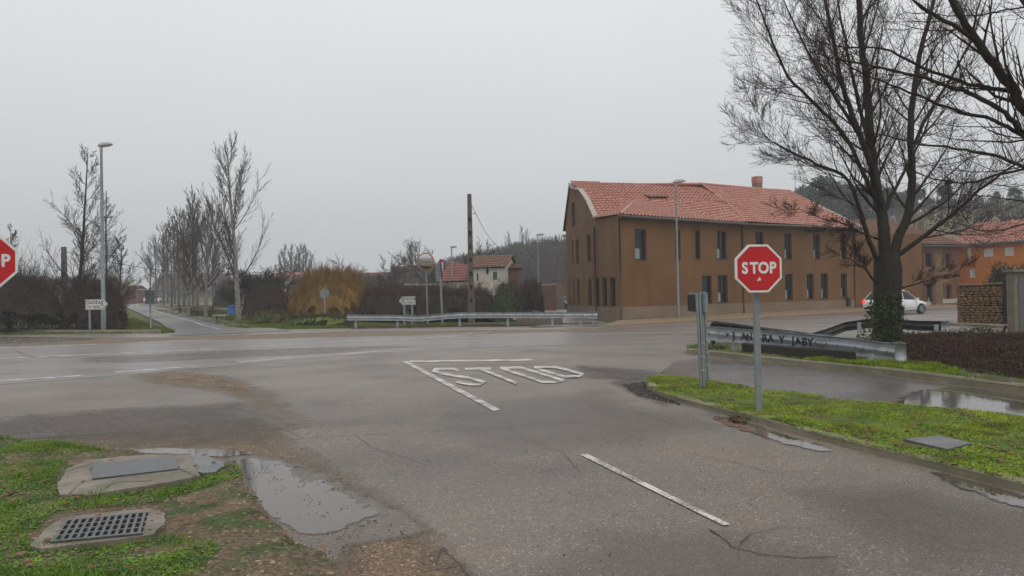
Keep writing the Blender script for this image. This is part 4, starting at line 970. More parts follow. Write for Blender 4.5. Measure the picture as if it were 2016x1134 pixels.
# near rail with graffiti
N0, N1 = D(1384, 655, 19.7), D(1772, 694, 14.7)
npts = [N0, D(1447, 660.5, 18.7), D(1560, 670.5, 17.2), D(1670, 681.5, 15.9), D(1735, 691, 15.1), D(1775, 695, 14.75)]
nr_ = thing('guard_rail', 'light grey guard rail with black graffiti behind the stop sign', 'guard rail', (N1.x, N1.y, .1))
beam(nr_, npts, MT['steel'], 1, 1.15, True)
mb = MB(); dd = (npts[-1]-npts[-2]).normalized(); e_ = npts[-1]
mb.tube([e_+Vector((.0, .04, -.19)), e_+Vector((0, .04, .19))], .10, 12, True); mb.build('end_piece', MT['steel'], nr_, True)
rpost(nr_, G(1447, 703)+Vector((0, .1, 0)), .62, lean=.07); rpost(nr_, G(1722, 733)+Vector((0, .12, 0)), .35)
for i_ in range(len(npts)-1):
    for t in (.2, .8):
        p = npts[i_].lerp(npts[i_+1], t); MB().ball(p+Vector((-.02, -.085, 0)), .016, (1, .6, 1), 6, 4).build('bolt', MT['black'], nr_)
gA_, gB_ = D(1432, 659, 18.8), D(1632, 677.5, 16.2)
X = (gB_-gA_).normalized(); nn_ = Vector((X.y, -X.x, 0)).normalized(); Lg = (gB_-gA_).length
def gtext(s, t, sz):
    mb = MB(); o_ = gA_+X*(Lg*t)+nn_*.088+Vector((0, 0, -.0)); place_text(mb, s, sz, o_, X, Vector((0, 0, 1)), .010, 1.15, .03); mb.build('graffiti', MT['ink'], nr_)
gtext('>', .03, .20); gtext(')', .10, .24); gtext('A', .21, .22); gtext('N', .27, .22); gtext('D', .35, .20); gtext('R', .43, .23); gtext('A', .49, .23); gtext('Y', .60, .23); gtext('J', .705, .24); gtext('A', .75, .22); gtext('B', .81, .23); gtext('Y', .865, .23)
# heart outline
hp = []
for k in range(25):
    t_ = 2*pi*k/24; x_ = 16*sin(t_)**3; y_ = 13*cos(t_)-5*cos(2*t_)-2*cos(3*t_)-cos(4*t_); hp.append(gA_+X*(Lg*.955+x_*.009)+nn_*.088+Vector((0, 0, y_*.0065)))
mb = MB(); mb.tube(hp, .007, 4)
mb.build('graffiti', MT['ink'], nr_)
# dark rail behind
r2 = thing('guard_rail', 'dark dirty guard rail sloping down behind the graffiti rail', 'guard rail', tuple(D(1440, 650, 22)))
p2 = [D(1396, 642, 21), D(1440, 646, 22.2), D(1520, 657, 23), D(1600, 667, 23.5), D(1635, 668, 23.8)]
beam(r2, p2, MT['steel_dark'], -1, 1.0); rpost(r2, G(1405, 690), .5, 'steel_dark')
MB().fbox(p2[0]+Vector((0, .02, .14)), p2[3]-p2[0], Vector((0, .10, 0)), Vector((0, 0, .02))).build('top_edge', MT['steel_dark'], r2)
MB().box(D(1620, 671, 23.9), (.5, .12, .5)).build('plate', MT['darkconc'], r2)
r3 = thing('guard_rail', 'bent guard rail rising to the left of the large tree and ending beyond it', 'guard rail', tuple(D(1850, 650, 23)))
p3 = [D(1592, 668, 23.6), D(1625, 658, 24.2), D(1665, 643, 25.5), D(1710, 637, 26), D(1760, 638, 25), D(1810, 641.5, 24), D(1862, 643, 23)]
beam(r3, p3, MT['steel_dark'], 1, 1.0, False); rpost(r3, G(1693, 668), .55, 'steel'); rpost(r3, G(1845, 672), .5, 'steel')
mb = MB()
for a, b in zip(p3[:-1], p3[1:]): mb.fbox(a+Vector((0, 0, .155)), b-a, Vector((0, .03, 0)), Vector((0, 0, .012)))
mb.build('top_edge', MT['steel'], r3); mb = MB(); mb.tube([p3[-1]+Vector((0, .03, -.17)), p3[-1]+Vector((0, .03, .17))], .11, 12, True); mb.build('end_piece', MT['steel'], r3, True)
MB().fbox(D(1594, 664, 23.4), D(1612, 674, 23.4)-D(1594, 664, 23.4), Vector((0, .04, 0)), Vector((0, 0, .07))).build('strap', MT['steel'], r3)
# culvert wall under the near rail
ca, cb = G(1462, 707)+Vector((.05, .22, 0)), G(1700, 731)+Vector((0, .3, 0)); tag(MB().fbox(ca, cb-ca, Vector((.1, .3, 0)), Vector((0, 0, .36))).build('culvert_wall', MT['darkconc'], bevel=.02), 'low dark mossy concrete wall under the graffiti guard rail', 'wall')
# far rail
fr = thing('guard_rail', 'long galvanised guard rail with a dip on the far side of the main road', 'guard rail', tuple(D(930, 650, 41)))
fp = [D(683, 625.3, 41), D(740, 625.5, 41), D(790, 626, 41), D(824, 627.5, 41), D(850, 625.5, 41), D(880, 622.5, 41), D(905, 620.6, 41), D(1000, 620.4, 41), D(1100, 620.4, 41), D(1176, 620.6, 41)]
beam(fr, fp, MT['steel'], 1, 1.0, True)
for px in (700, 782, 905, 1000, 1088, 1143, 1168):
    p = D(px, 645, 41.1); p.z = 0; rpost(fr, p+Vector((0, .08, 0)), .6, w_=.12)
for px in (908, 1152): MB().ball(D(px, 621, 40.9), .06, (1, .5, 1), 8, 5).build('reflector', MT['lamp_clear'], fr)
ca, cb = D(905, 641, 41.6), D(1108, 637, 41.6); ca.z = cb.z = -.02
tag(MB().fbox(ca, cb-ca, Vector((0, .35, 0)), Vector((0, 0, .17))).fbox(ca.lerp(cb, .55)+Vector((0, .001, 0)), (cb-ca)*.45, Vector((0, .3, 0)), Vector((0, 0, .42))).build('culvert_wall', MT['concrete']), 'low pale concrete culvert wall under the far guard rail', 'wall')
mb = MB(); a, b = D(1010, 630, 43), D(1108, 627, 43); mb.fbox(a, b-a, Vector((0, .1, 0)), Vector((0, 0, .12))); tag(mb.build('pipe_rail', MT['coping']), 'low white pipe rail seen beneath the far guard rail', 'rail')
# ------------------------------------------------------------------ signs
def octo(c, X, Z, N, r, off):
    R_ = r/cos(pi/8); return [c+N*off+X*(R_*cos(pi/8+k*pi/4))+Z*(R_*sin(pi/8+k*pi/4)) for k in range(8)]
def slab(mb_, P, T):
    n = len(P); mb_.poly(P); mb_.poly([p+T for p in P][::-1])
    for i in range(n): mb_.poly([P[i], P[i]+T, P[(i+1) % n]+T, P[(i+1) % n]])
def stop_sign(name, label, base, c, az, r=.3, h_extra=0, sc=1):
    N = Vector((sin(az), -cos(az), 0)); X = Vector((cos(az), sin(az), 0)); Z = Vector((0, 0, 1))
    t = thing(name, label, 'stop sign', tuple(base), 0, 'stop signs at the junction')
    pm = MB(); pm.fbox(base-X*.04-Vector((0, 0, .1))-N*.075, X*.08, N*.045, Vector((0, 0, c.z-base.z+r*.9+.1))); pm.build('post', MT['steel_post'], t, bevel=.006)
    m = MB(); slab(m, octo(c, X, Z, N, r, .0), -N*.028); pl = m.build('plate', MT['white'], t)
    m = MB(); slab(m, octo(c, X, Z, N, r*.915, .0022), -N*.0015); m.build('red_face', MT['red'], pl)
    m = MB(); 
    for ch_, x_ in (('S', -.178*r/.3), ('T', -.06*r/.3), ('O', .062*r/.3), ('P', .182*r/.3)): place_text(m, ch_, .195*r/.3, c+N*.0045+X*x_, X, Z, .007*r/.3, .88)
    m.build('lettering', MT['white'], pl)
    for k in (-.6, .6): MB().fbox(c-X*.05+Z*(k*r*.7-.02)-N*.078, X*.10, N*.05, Z*.035).build('clamp', MT['steel'], t)
    return t, pl, c, X, Z, N
bs_ = G(1497, 804, .12); cs = D(1493, 528.5, bs_.y-.1); cs.x = bs_.x-.015
t, pl, c, X, Z, N = stop_sign('stop_sign', 'red octagonal stop sign on a grey post in the grassy island', bs_, cs, rad(5))
m = MB(); m.poly([c+N*.0046+X*(-.03)+Z*-.155, c+N*.0046+X*(.03)+Z*-.15, c+N*.0046+X*.012+Z*-.105]); m.build('sticker_scrap', MT['lamp_clear'], pl)
cl2 = D(-27, 514, 8.6); stop_sign('stop_sign', 'red octagonal stop sign cut off by the left edge of the picture', Vector((cl2.x, cl2.y, 0)), cl2, rad(28), .3)
# edge-on direction signs: two slotted posts with stacked profile boxes
t = thing('direction_sign', 'two slotted grey posts carrying narrow sign boxes seen edge on, left of the stop sign', 'sign', tuple(G(1388, 758, .12)))
for k, (pb, ptop) in enumerate((((1385, 762), 576), ((1394, 750), 574))):
    b = G(pb[0], pb[1], .1); hh = D(pb[0], ptop, b.y).z; m = MB()
    m.fbox(b+Vector((-.045, 0, 0)), Vector((.03, 0, 0)), Vector((0, .08, 0)), Vector((-.035, 0, hh-.1))); m.fbox(b+Vector((-.005, 0, 0)), Vector((.03, 0, 0)), Vector((0, .08, 0)), Vector((-.035, 0, hh-.1)))
    m.fbox(b+Vector((-.02, .05, 0)), Vector((.02, 0, 0)), Vector((0, .02, 0)), Vector((-.035, 0, hh-.12))); m.build('post', MT['steel_post'], t)
    for kk in range(3):
        m = MB(); m.fbox(b+Vector((-.03, -.02, .25+kk*.22)), Vector((.05, 0, 0)), Vector((0, .005, 0)), Vector((0, 0, .03))); m.build('clamp', MT['steel'], t)
d0 = D(1386, 597, 12.9)
for k, dx in enumerate((-.075, .0, )):
    m = MB(); o_ = d0+Vector((dx-.02, -.02-.12*k, -.15)); m.fbox(o_, Vector((.055, .0, 0)), Vector((-.05, .5, 0)), Vector((0, 0, .33))); m.build('sign_box', MT['steel_post'], t, bevel=.006)
m = MB(); o_ = d0+Vector((-.125, .0, -.13)); m.fbox(o_, Vector((.02, 0, 0)), Vector((-.05, .45, 0)), Vector((0, 0, .28))); m.build('sign_face', MT['black'], t)
# arrow signs
def arrow_sign(label, c, w_, h_, right=True, legs=(-.3, .3), gz_=0, mark=True):
    t = thing('direction_sign', label, 'sign', (c.x, c.y, gz_), 0, 'arrow signs pointing to the village'); s = 1 if right else -1
    X, Z, N = Vector((1, 0, 0)), Vector((0, 0, 1)), Vector((0, -1, 0))
    def arr(k, off): 
        a, b = w_/2-k, h_/2-k; tip = w_/2-k*1.3; P = [(-a, -b), (tip-h_*.45, -b), (tip, 0), (tip-h_*.45, b), (-a, b)]
        P = [c+X*(x*s)+Z*z+N*off for x, z in P]; return P if s > 0 else P[::-1]
    m = MB(); slab(m, arr(0, 0), -N*.04); pl = m.build('panel', MT['white'], t)
    m = MB(); slab(m, arr(.025, .003), -N*.002); m.build('black_border', MT['black'], pl)
    m = MB(); slab(m, arr(.05, .006), -N*.002); m.build('white_face', MT['white'], pl)
    m = MB(); place_text(m, 'CHOZAS', h_*.42, c+X*(-.10*w_*s)+Z*h_*.17+N*.008, X, Z, .008, 1.0); place_text(m, 'DE ABAJO', h_*.30, c+X*(-.10*w_*s)+Z*-h_*.22+N*.008, X, Z, .005, 1.0)
    m.build('lettering', MT['black'], pl)
    m = MB(); m.box(c+X*(s*.26*w_)+N*.008, (.13, .003, .16)); m.build('emblem', MT['steel_post'], pl)
    for lx in legs: m = MB(); m.fbox(Vector((c.x+lx-.05, c.y+.045, gz_-.1)), Vector((.1, 0, 0)), Vector((0, .06, 0)), Vector((0, 0, c.z-h_*.3-gz_+.1))); m.build('leg', MT['steel_post'], t)
c = D(190, 599.5, 41.8); arrow_sign('white arrow sign pointing right in front of the tall lamp post', c, 1.22, .56, True, (-.42, .28), .05)
c = D(801.5, 592, 43.5); arrow_sign('white arrow sign pointing left behind the far guard rail', c, .95, .46, False, (-.18, .27), .0)
# octagon sign from behind
b = G(641, 638, .0); t = thing('stop_sign', 'grey back of an octagonal sign on a post beside the orange willow', 'stop sign', tuple(b), 0, 'stop signs at the junction')
c = D(637.5, 578, b.y); c.x = b.x-.03
m = MB(); slab(m, octo(c, Vector((1, 0, 0)), Vector((0, 0, 1)), Vector((0, -1, 0)), .31, 0), Vector((0, .03, 0))); m.build('plate', MT['steel_post'], t)
m = MB(); m.fbox(b+Vector((-.05, -.08, -.1)), Vector((.10, 0, 0)), Vector((0, .05, 0)), Vector((-.03, 0, c.z+.38))); m.build('post', MT['steel_post'], t)
# traffic mirror
b = G(841, 634, 0); b.y = 44; b.x = D(841, 600, 44).x; t = thing('traffic_mirror', 'round convex traffic mirror with orange rim on a thin pole', 'traffic mirror', (b.x, b.y, 0)); c = D(838, 515, 44)
MB().tube([Vector((b.x, b.y+.1, 0)), Vector((c.x, c.y+.14, c.z))], .045, 8).build('pole', MT['steel_post'], t, True)
yaw = Vector((-.18, -1, -.22)).normalized(); Xm = Vector((1, -.18, 0)).normalized(); Zm = Xm.cross(yaw).normalized(); Zm = Zm if Zm.z > 0 else -Zm; r_ = .5
m = MB(); base_ = []; R_ = 1.25
for j in range(7):
    th = math.asin(r_*.93/R_)*j/6
    for k in range(24): a = 2*pi*k/24; m.v.append(tuple(c+Xm*(R_*sin(th)*cos(a))+Zm*(R_*sin(th)*sin(a))+yaw*(R_*cos(th)-R_*cos(math.asin(r_*.93/R_))+.02)))
for j in range(6):
    for k in range(24): m.f.append((j*24+k, (j+1)*24+k, (j+1)*24+(k+1) % 24, j*24+(k+1) % 24))
m.build('mirror_face', MT['mirror'], t, True)
m = MB(); m.tube([c+Xm*(r_*cos(2*pi*k/32))+Zm*(r_*sin(2*pi*k/32)) for k in range(33)], .03, 6); m.build('rim', MT['mirror_rim'], t, True)
m = MB(); m.poly([c+Xm*(r_*cos(2*pi*k/24))+Zm*(r_*sin(2*pi*k/24))-yaw*.03 for k in range(24)]); m.build('backing', MT['black'], t)
# triangular sign edge-on
b = D(871, 612, 43.6); b.z = 0; t = thing('yield_sign', 'triangular road sign seen almost edge on beside the traffic mirror', 'sign', (b.x, b.y, 0)); c = D(866, 528, 43.6)
MB().fbox(Vector((b.x-.06, b.y, -.1)), Vector((.11, 0, 0)), Vector((0, .06, 0)), Vector((-.1, 0, c.z+.55))).build('post', MT['steel_post'], t)
Xs = Vector((.12, .993, 0)); Ns = Vector((.993, -.12, 0)); P = [c+Xs*-.55+Vector((.1, 0, .5)), c+Xs*.55+Vector((.1, 0, .5)), c+Vector((.1, 0, -.62))]
m = MB(); slab(m, P, Ns*.03); pl = m.build('plate', MT['steel_dark'], t); m = MB(); slab(m, [c+(p-c)*1.0+Ns*.036 for p in P], Ns*.01); m.build('red_face', MT['red'], pl)
m = MB(); cc = sum(P, Vector())/3; slab(m, [cc+(p-cc)*.6+Ns*.05 for p in P], Ns*.004); m.build('white_face', MT['white'], pl)
P = [D(857, 519, 43.9), D(869, 517, 43.9), D(868, 555, 43.9), D(858, 553, 43.9)]; m = MB(); slab(m, P, Vector((0, .04, 0))); m.build('back_plate', MT['steel_post'], t)
# ------------------------------------------------------------------ lamp posts
def lamp(name, label, bx, d_, ytop, yb, rr_=.085, head=.55, flip=1, grp='street lamps around the junction', hx=None):
    b = D(bx, yb, d_); zb = TZ(b.x, b.y)+(.0 if d_ > 60 else .1); tp = D(bx, ytop, d_); H = tp.z
    t = thing(name, label, 'street lamp', (b.x, b.y, zb), 0, grp)
    MB().tube([Vector((b.x, b.y, zb-.3)), Vector((b.x, b.y, zb+1.1)), Vector((b.x, b.y, zb+1.12)), Vector((b.x, b.y, H-.25))], [rr_*1.15, rr_*1.1, rr_, rr_*.55], 10).build('pole', MT['steel_post'], t, True)
    m = MB(); p = Vector((b.x, b.y, H)); fx = flip*head
    prof = [(-.25, .07, .10), (.0, .15, .15), (.45, .15, .18), (.85, .09, .13), (1.0, .03, .05)]
    R_ = []
    for u_, hz, hw in prof:
        for a in range(10):
            th = 2*pi*a/10; R_.append(Vector((p.x+u_*fx, p.y+cos(th)*hw*head*1.5, p.z-.05+u_*.10*head+max(-.4, sin(th))*hz*head*1.8)))
    m.v = [tuple(v) for v in R_]
    for i in range(4):
        for a in range(10): m.f.append((i*10+a, i*10+(a+1) % 10, (i+1)*10+(a+1) % 10, (i+1)*10+a))
    m.f.append(list(range(10))); m.f.append(list(range(40, 50))); hd = m.build('lamp_head', MT['lampgrey'], t, True)
    MB().tube([Vector((b.x, b.y, H-.35)), Vector((b.x, b.y, H-.1))], rr_*.75, 8).build('collar', MT['steel'], t, True)
    MB().box((p.x+.45*fx, p.y, p.z-.10), (.4*head, .22*head, .03)).build('lens', MT['lamp_clear'], hd)
    return t
lamp('street_lamp', 'tall grey street lamp standing right behind the arrow sign on the left', 204, 43, 285, 648, .12, .65)
lamp('street_lamp', 'second, shorter looking street lamp behind the tall one on the left', 211, 76, 427, 628, .13, .75)
lamp('street_lamp', 'slim grey street lamp in front of the long facade of the ochre building', 1336, 46.5, 357, 629, .08, .62)
lamp('street_lamp', 'thin street lamp with looping cable beside the hill lane', 1061, 78, 462, 600, .08, .7)
lamp('street_lamp', 'small distant street lamp beyond the red roofed shed', 891, 74, 486, 600, .10, .55)
t = thing('metal_post', 'thin bare galvanised post in the grass beside the left side road', 'post', tuple(G(297, 646)))
MB().tube([G(297, 647)-Vector((0, 0, .1)), D(295, 566, G(297, 647).y)], .05, 8, True).build('shaft', MT['steel_post'], t, True)
# concrete poles
def cpole(label, bx, d_, ytop, w0, w1, holes=True, wz=0):
    b = D(bx, 600, d_); b.z = TZ(b.x, b.y)-.1; H = D(bx, ytop, d_).z; t = thing('utility_pole', label, 'utility pole', tuple(b), 0, 'concrete utility poles')
    m = MB(); Hh = H-b.z
    def W_(z): return w0+(w1-w0)*(z/Hh)
    n_ = 16; 
    for sx in (-1, 1):
        for k in range(1): 
            a, c_ = W_(0), W_(Hh); x0 = sx*a/2; x1 = sx*c_/2; tk = .28
            v = [(b.x+x0-sx*tk*a, b.y-.12, b.z), (b.x+x0, b.y-.12, b.z), (b.x+x1, b.y-.1, H), (b.x+x1-sx*tk*c_, b.y-.1, H)]
            bb_ = len(m.v); m.v += v+[(x, b.y+.12, z) for x, y, z in v]
            for f in ((0, 1, 2, 3), (7, 6, 5, 4), (0, 4, 5, 1), (1, 5, 6, 2), (2, 6, 7, 3), (3, 7, 4, 0)): m.f.append([bb_+i for i in f])
    z = 0; 
    while z < Hh-.4:
        hb = .52; wz_ = W_(z+.2); m.box((b.x, b.y, b.z+z+hb/2), (wz_*.62, .2, hb)); z += .8
    m.box((b.x, b.y, H-.5), (W_(Hh)*.7, .21, 1.0)); m.build('shaft', MT['pole'], t)
    m = MB(); m.box((b.x, b.y+.06, b.z+Hh*.5), (W_(Hh)*.6, .02, Hh*.96)); m.build('web', MT['darkconc'], t)
    return t, b, H
t, pb, PH = cpole('tall tapering concrete utility pole with holes behind the far guard rail', 928, 45, 382, .40, .24)
m = MB(); m.box((pb.x+.3, pb.y-.05, PH-1.15), (.22, .06, .05)); m.build('bracket', MT['steel'], t)
cpole('short concrete utility pole rising above the dark shrubs on the left', 127, 60, 486, .45, .32)
def wire(label, a, b, sag, r=.018, n=14):
    P = [a.lerp(b, i/n)-Vector((0, 0, sag*4*(i/n)*(1-i/n))) for i in range(n+1)]; return tag(MB().tube(P, r, 4).build('wire', MT['black']), label, 'wire')
wire('black cable sagging from the tall concrete pole towards the hill', Vector((pb.x, pb.y, PH-.35)), D(1000, 488, 72), 1.0, .016)
wire('looping cable hanging from the thin lamp beside the hill lane', D(1061, 490, 78), D(1005, 508, 74), 1.0, .03)
wire('long black cable crossing the sky above the left side road', D(130, 496, 60), D(600, 520, 95), 1.5, .022, 24)
t = thing('pipe_post', 'thin dark pole rising among the bare trees on the left', 'pole', (D(208, 600, 58).x, 58, 0)); MB().tube([Vector((D(208, 600, 58).x, 58, 0)), D(209, 376, 58)], .035, 6).build('shaft', MT['steel_dark'], t)
# ------------------------------------------------------------------ trees
def perp(d):
    r = Vector((random.gauss(0, 1), random.gauss(0, 1), random.gauss(0, 1))); return (r-d*r.dot(d)).normalized()
def grow(parts, p, d, L_, r, lv, P):
    """parts[lv] receives the tube; children spring along it"""
    n = P['seg'][lv]; pts = [p.copy()]; rs = [r]; dirs = [d.copy()]; q_ = p.copy(); d = d.copy()
    for i in range(n):
        d = (d+Vector((random.gauss(0, 1), random.gauss(0, 1), random.gauss(0, 1)))*P['wig'][lv]+Vector((0, 0, 1))*P['up'][lv]).normalized()
        q_ = q_+d*(L_/n); pts.append(q_.copy()); dirs.append(d.copy()); rs.append(max(P['rmin'], r*(1-(1-P['tip'])*(i+1)/n)))
    parts[min(lv, len(parts)-1)].tube(pts, rs, P['sides'][lv])
    if lv+1 < P['lv']: spawn(parts, pts, rs, dirs, L_, lv, P)
def spawn(parts, pts, rs, dirs, L_, lv, P, t0=None, k=None):
    n = len(pts)-1; k = k or P['kids'][lv]; t0 = P['t0'][lv] if t0 is None else t0
    for j in range(k):
        t = t0+(1-t0)*((j+random.random())/k); f = t*n; i = min(n-1, int(f)); pp = pts[i].lerp(pts[i+1], f-i); dd = dirs[i]; rr_ = rs[i]+(rs[i+1]-rs[i])*(f-i)
        a = rad(P['ang'][lv]*random.uniform(.7, 1.3)); cd = (dd*cos(a)+perp(dd)*sin(a)).normalized()
        l2 = L_*P['ratio'][lv]*random.uniform(.6, 1.15)*(1-P['fall'][lv]*t)
        grow(parts, pp, cd, l2, max(P['rmin'], min(rr_*.75, rr_*P['rr'][lv])), lv+1, P)
POP = dict(lv=4, seg=[9, 7, 4, 3], wig=[.02, .04, .06, .08], up=[.02, .13, .13, .12], rmin=.010, tip=.18, sides=[8, 4, 3, 3], kids=[30, 12, 6], t0=[.2, .12, .1], ang=[36, 28, 28], ratio=[.60, .40, .42], fall=[.80, .3, .2], rr=[.36, .5, .6])
OPEN = dict(lv=4, seg=[9, 8, 5, 3], wig=[.02, .04, .06, .08], up=[.02, .10, .12, .12], rmin=.009, tip=.12, sides=[7, 4, 3, 3], kids=[30, 11, 5], t0=[.14, .15, .1], ang=[52, 40, 36], ratio=[.44, .40, .42], fall=[.86, .35, .2], rr=[.40, .5, .6])
SPREAD = dict(lv=4, seg=[4, 7, 5, 3], wig=[.05, .12, .14, .15], up=[.03, .03, .05, .05], rmin=.011, tip=.2, sides=[7, 4, 3, 3], kids=[11, 11, 8], t0=[.45, .2, .1], ang=[50, 42, 42], ratio=[1.25, .48, .42], fall=[.3, .3, .2], rr=[.5, .5, .6])
def tree(name, label, base, H, r, P, bark, twig, rz=0, grp=None, lean=(0, 0), leaves=None, cat='tree'):
    t = thing(name, label, cat, tuple(base), rz, grp); a, b = MB(), MB(); d = Vector((lean[0], lean[1], 1)).normalized()
    f = .42 if P['t0'][0] == .45 else .93
    grow([a, b], Vector((0, 0, -.2)), d, H*f, r, 0, P)
    a.build('trunk', MT[bark], t, True, True); b.build('branches', MT[twig], t, False, True)
    if leaves:
        m_, n_, s_, z0_, z1_ = leaves; lf = MB(); vs = [v for v in b.v[::7] if z0_ <= v[2] <= z1_]
        for _ in range(n_):
            v = Vector(random.choice(vs)); lf.leaf(v+Vector((random.gauss(0, .12), random.gauss(0, .12), random.gauss(0, .1))), s_)
        lf.build('foliage', MT[m_], t, False, True)
    return t
def gp(px, d): p = D(px, 600, d); return Vector((p.x, p.y, TZ(p.x, p.y)-.05))
def topz(px, py, d, b): return D(px, py, d).z-b.z
# left group
b = gp(152, 46); tree('bare_tree', 'tall slender bare tree with dark trunk just left of the tall street lamp', b, topz(160, 262, 46, b), .15, OPEN, 'bark', 'twig')
b = gp(165, 50); tree('bare_tree', 'smaller bare tree directly behind the tall slender one on the left', b, topz(175, 430, 50, b), .09, OPEN, 'bark', 'twig')
b = gp(232, 52); tree('bare_tree', 'small bare tree with a few yellow leaves right of the tall street lamp', b, topz(235, 445, 52, b), .10, OPEN, 'bark', 'twig', leaves=('leaf_yellow', 900, .09, .3, 3.4))
b = gp(212, 60); t_ = tree('bare_tree', 'thin bare tree rising behind the second street lamp', b, topz(212, 372, 60, b), .09, OPEN, 'bark_grey', 'twig_grey')
for i, (px, top_, d_, lb) in enumerate([(-60, 405, 47, 'broad dark bare tree above the cropped stop sign'), (18, 430, 53, 'bare tree with dense fine twigs right behind the cropped stop sign'), (62, 492, 56, 'low dark bare tree between the cropped stop sign and the concrete pole'), (98, 480, 58, 'low bushy bare tree just left of the short concrete pole')]):
    b = gp(px, d_); tree('bare_tree', lb, b, topz(px, top_, d_, b), .16, SPREAD if i != 1 else OPEN, 'bark', 'twig')
# poplars
b = gp(468, 56); b.x = D(470, 625, 56).x; big = tree('poplar_tree', 'tallest bare poplar with pale spotted trunk on the right of the side road', b, topz(462, 272, 56, b), .22, POP, 'bark_pale', 'twig_grey')
pp_ = [(371, 64, 412, 'leftmost of three pale poplar trunks beside the picnic bench'), (389, 67, 372, 'middle one of three bare poplars beside the picnic bench'), (405, 63, 388, 'rightmost of three bare poplars beside the picnic bench')]
for px, d_, top_, lb in pp_:
    b = gp(px, d_); Hh = topz(px, top_, d_, b); Hb = topz(462, 272, 56, Vector((0, 0, big.location.z)))
    tree('poplar_tree', lb, b, Hh, .17, POP, 'bark_pale', 'twig_grey', grp='bare poplars along the side road')
far_pop = tree('poplar_tree', 'far bare poplar in the hazy row beyond the picnic bench', gp(352, 92), 12.5, .16, dict(POP, rmin=.022, kids=[18, 7, 4]), 'bark_grey', 'twig_grey', grp='hazy bare poplars far down the side road')
for i, (px, d_, k_) in enumerate([(338, 100, .92), (362, 98, 1.02), (322, 112, 1.0), (345, 120, 1.05), (308, 126, .95), (330, 135, 1.0), (296, 140, .9), (380, 105, .8), (420, 110, .85), (432, 128, .95)]):
    dup(far_pop, gp(px, d_), i*1.3, sc=k_)
# dark dense bare trees behind the big poplar
b = gp(500, 70); tree('dense_tree', 'dark rounded half leafless tree just right of the tallest poplar', b, topz(497, 478, 70, b), .22, SPREAD, 'bark', 'twig', leaves=('leaf_dark', 5200, .16, .6, 9))
b = gp(536, 74); tree('dense_tree', 'dark twiggy tree between the tallest poplar and the orange willow', b, topz(540, 486, 74, b), .2, SPREAD, 'bark', 'twig', leaves=('leaf_dark', 2600, .16, .6, 9))
b = gp(456, 78); tree('dense_tree', 'dark leafy small tree behind the blue bin', b, topz(450, 540, 78, b), .2, SPREAD, 'bark', 'twig', leaves=('leaf_dark', 3000, .16, .3, 9))
fb = tree('bare_tree', 'distant bare poplar above the tiled roofs', gp(575, 150), 11, .16, dict(POP, rmin=.035, kids=[16, 6, 3]), 'bark_grey', 'twig_grey', grp='distant bare poplars behind the orange willow')
for i, (px, d_, k_) in enumerate([(562, 150, 1), (590, 155, 1.05), (604, 150, .95), (616, 158, .9), (553, 160, .95), (598, 165, 1.1), (583, 145, .85), (820, 150, .75), (810, 160, .8), (1003, 170, .55), (1030, 175, .6), (1040, 180, .5)]):
    dup(fb, gp(px, d_), i*1.7, sc=k_, label=None if i < 7 else ('distant bare poplar behind the traffic mirror' if i < 9 else 'distant bare poplar on the slope left of the thin street lamp'))
sp = None
for px, d_, top_, lb in [(680, 95, 508, 'dark spreading bare tree behind the orange willow'), (770, 100, 508, 'spreading bare tree midway between willow and traffic mirror'), (742, 92, 545, 'low pruned bare tree standing before the brown roof'), (850, 88, 483, 'dark bare tree rising just behind the traffic mirror'), (950, 105, 480, 'bare tree right of the tall concrete pole'), (905, 100, 510, 'low bare tree behind the small distant street lamp'), (980, 100, 500, 'bare tree above the whitewashed house gable')]:
    b = gp(px, d_); tree('bare_tree', lb, b, max(3, topz(px, top_, d_, b)*1.4), .14, dict(SPREAD, rmin=.019), 'bark', 'twig')
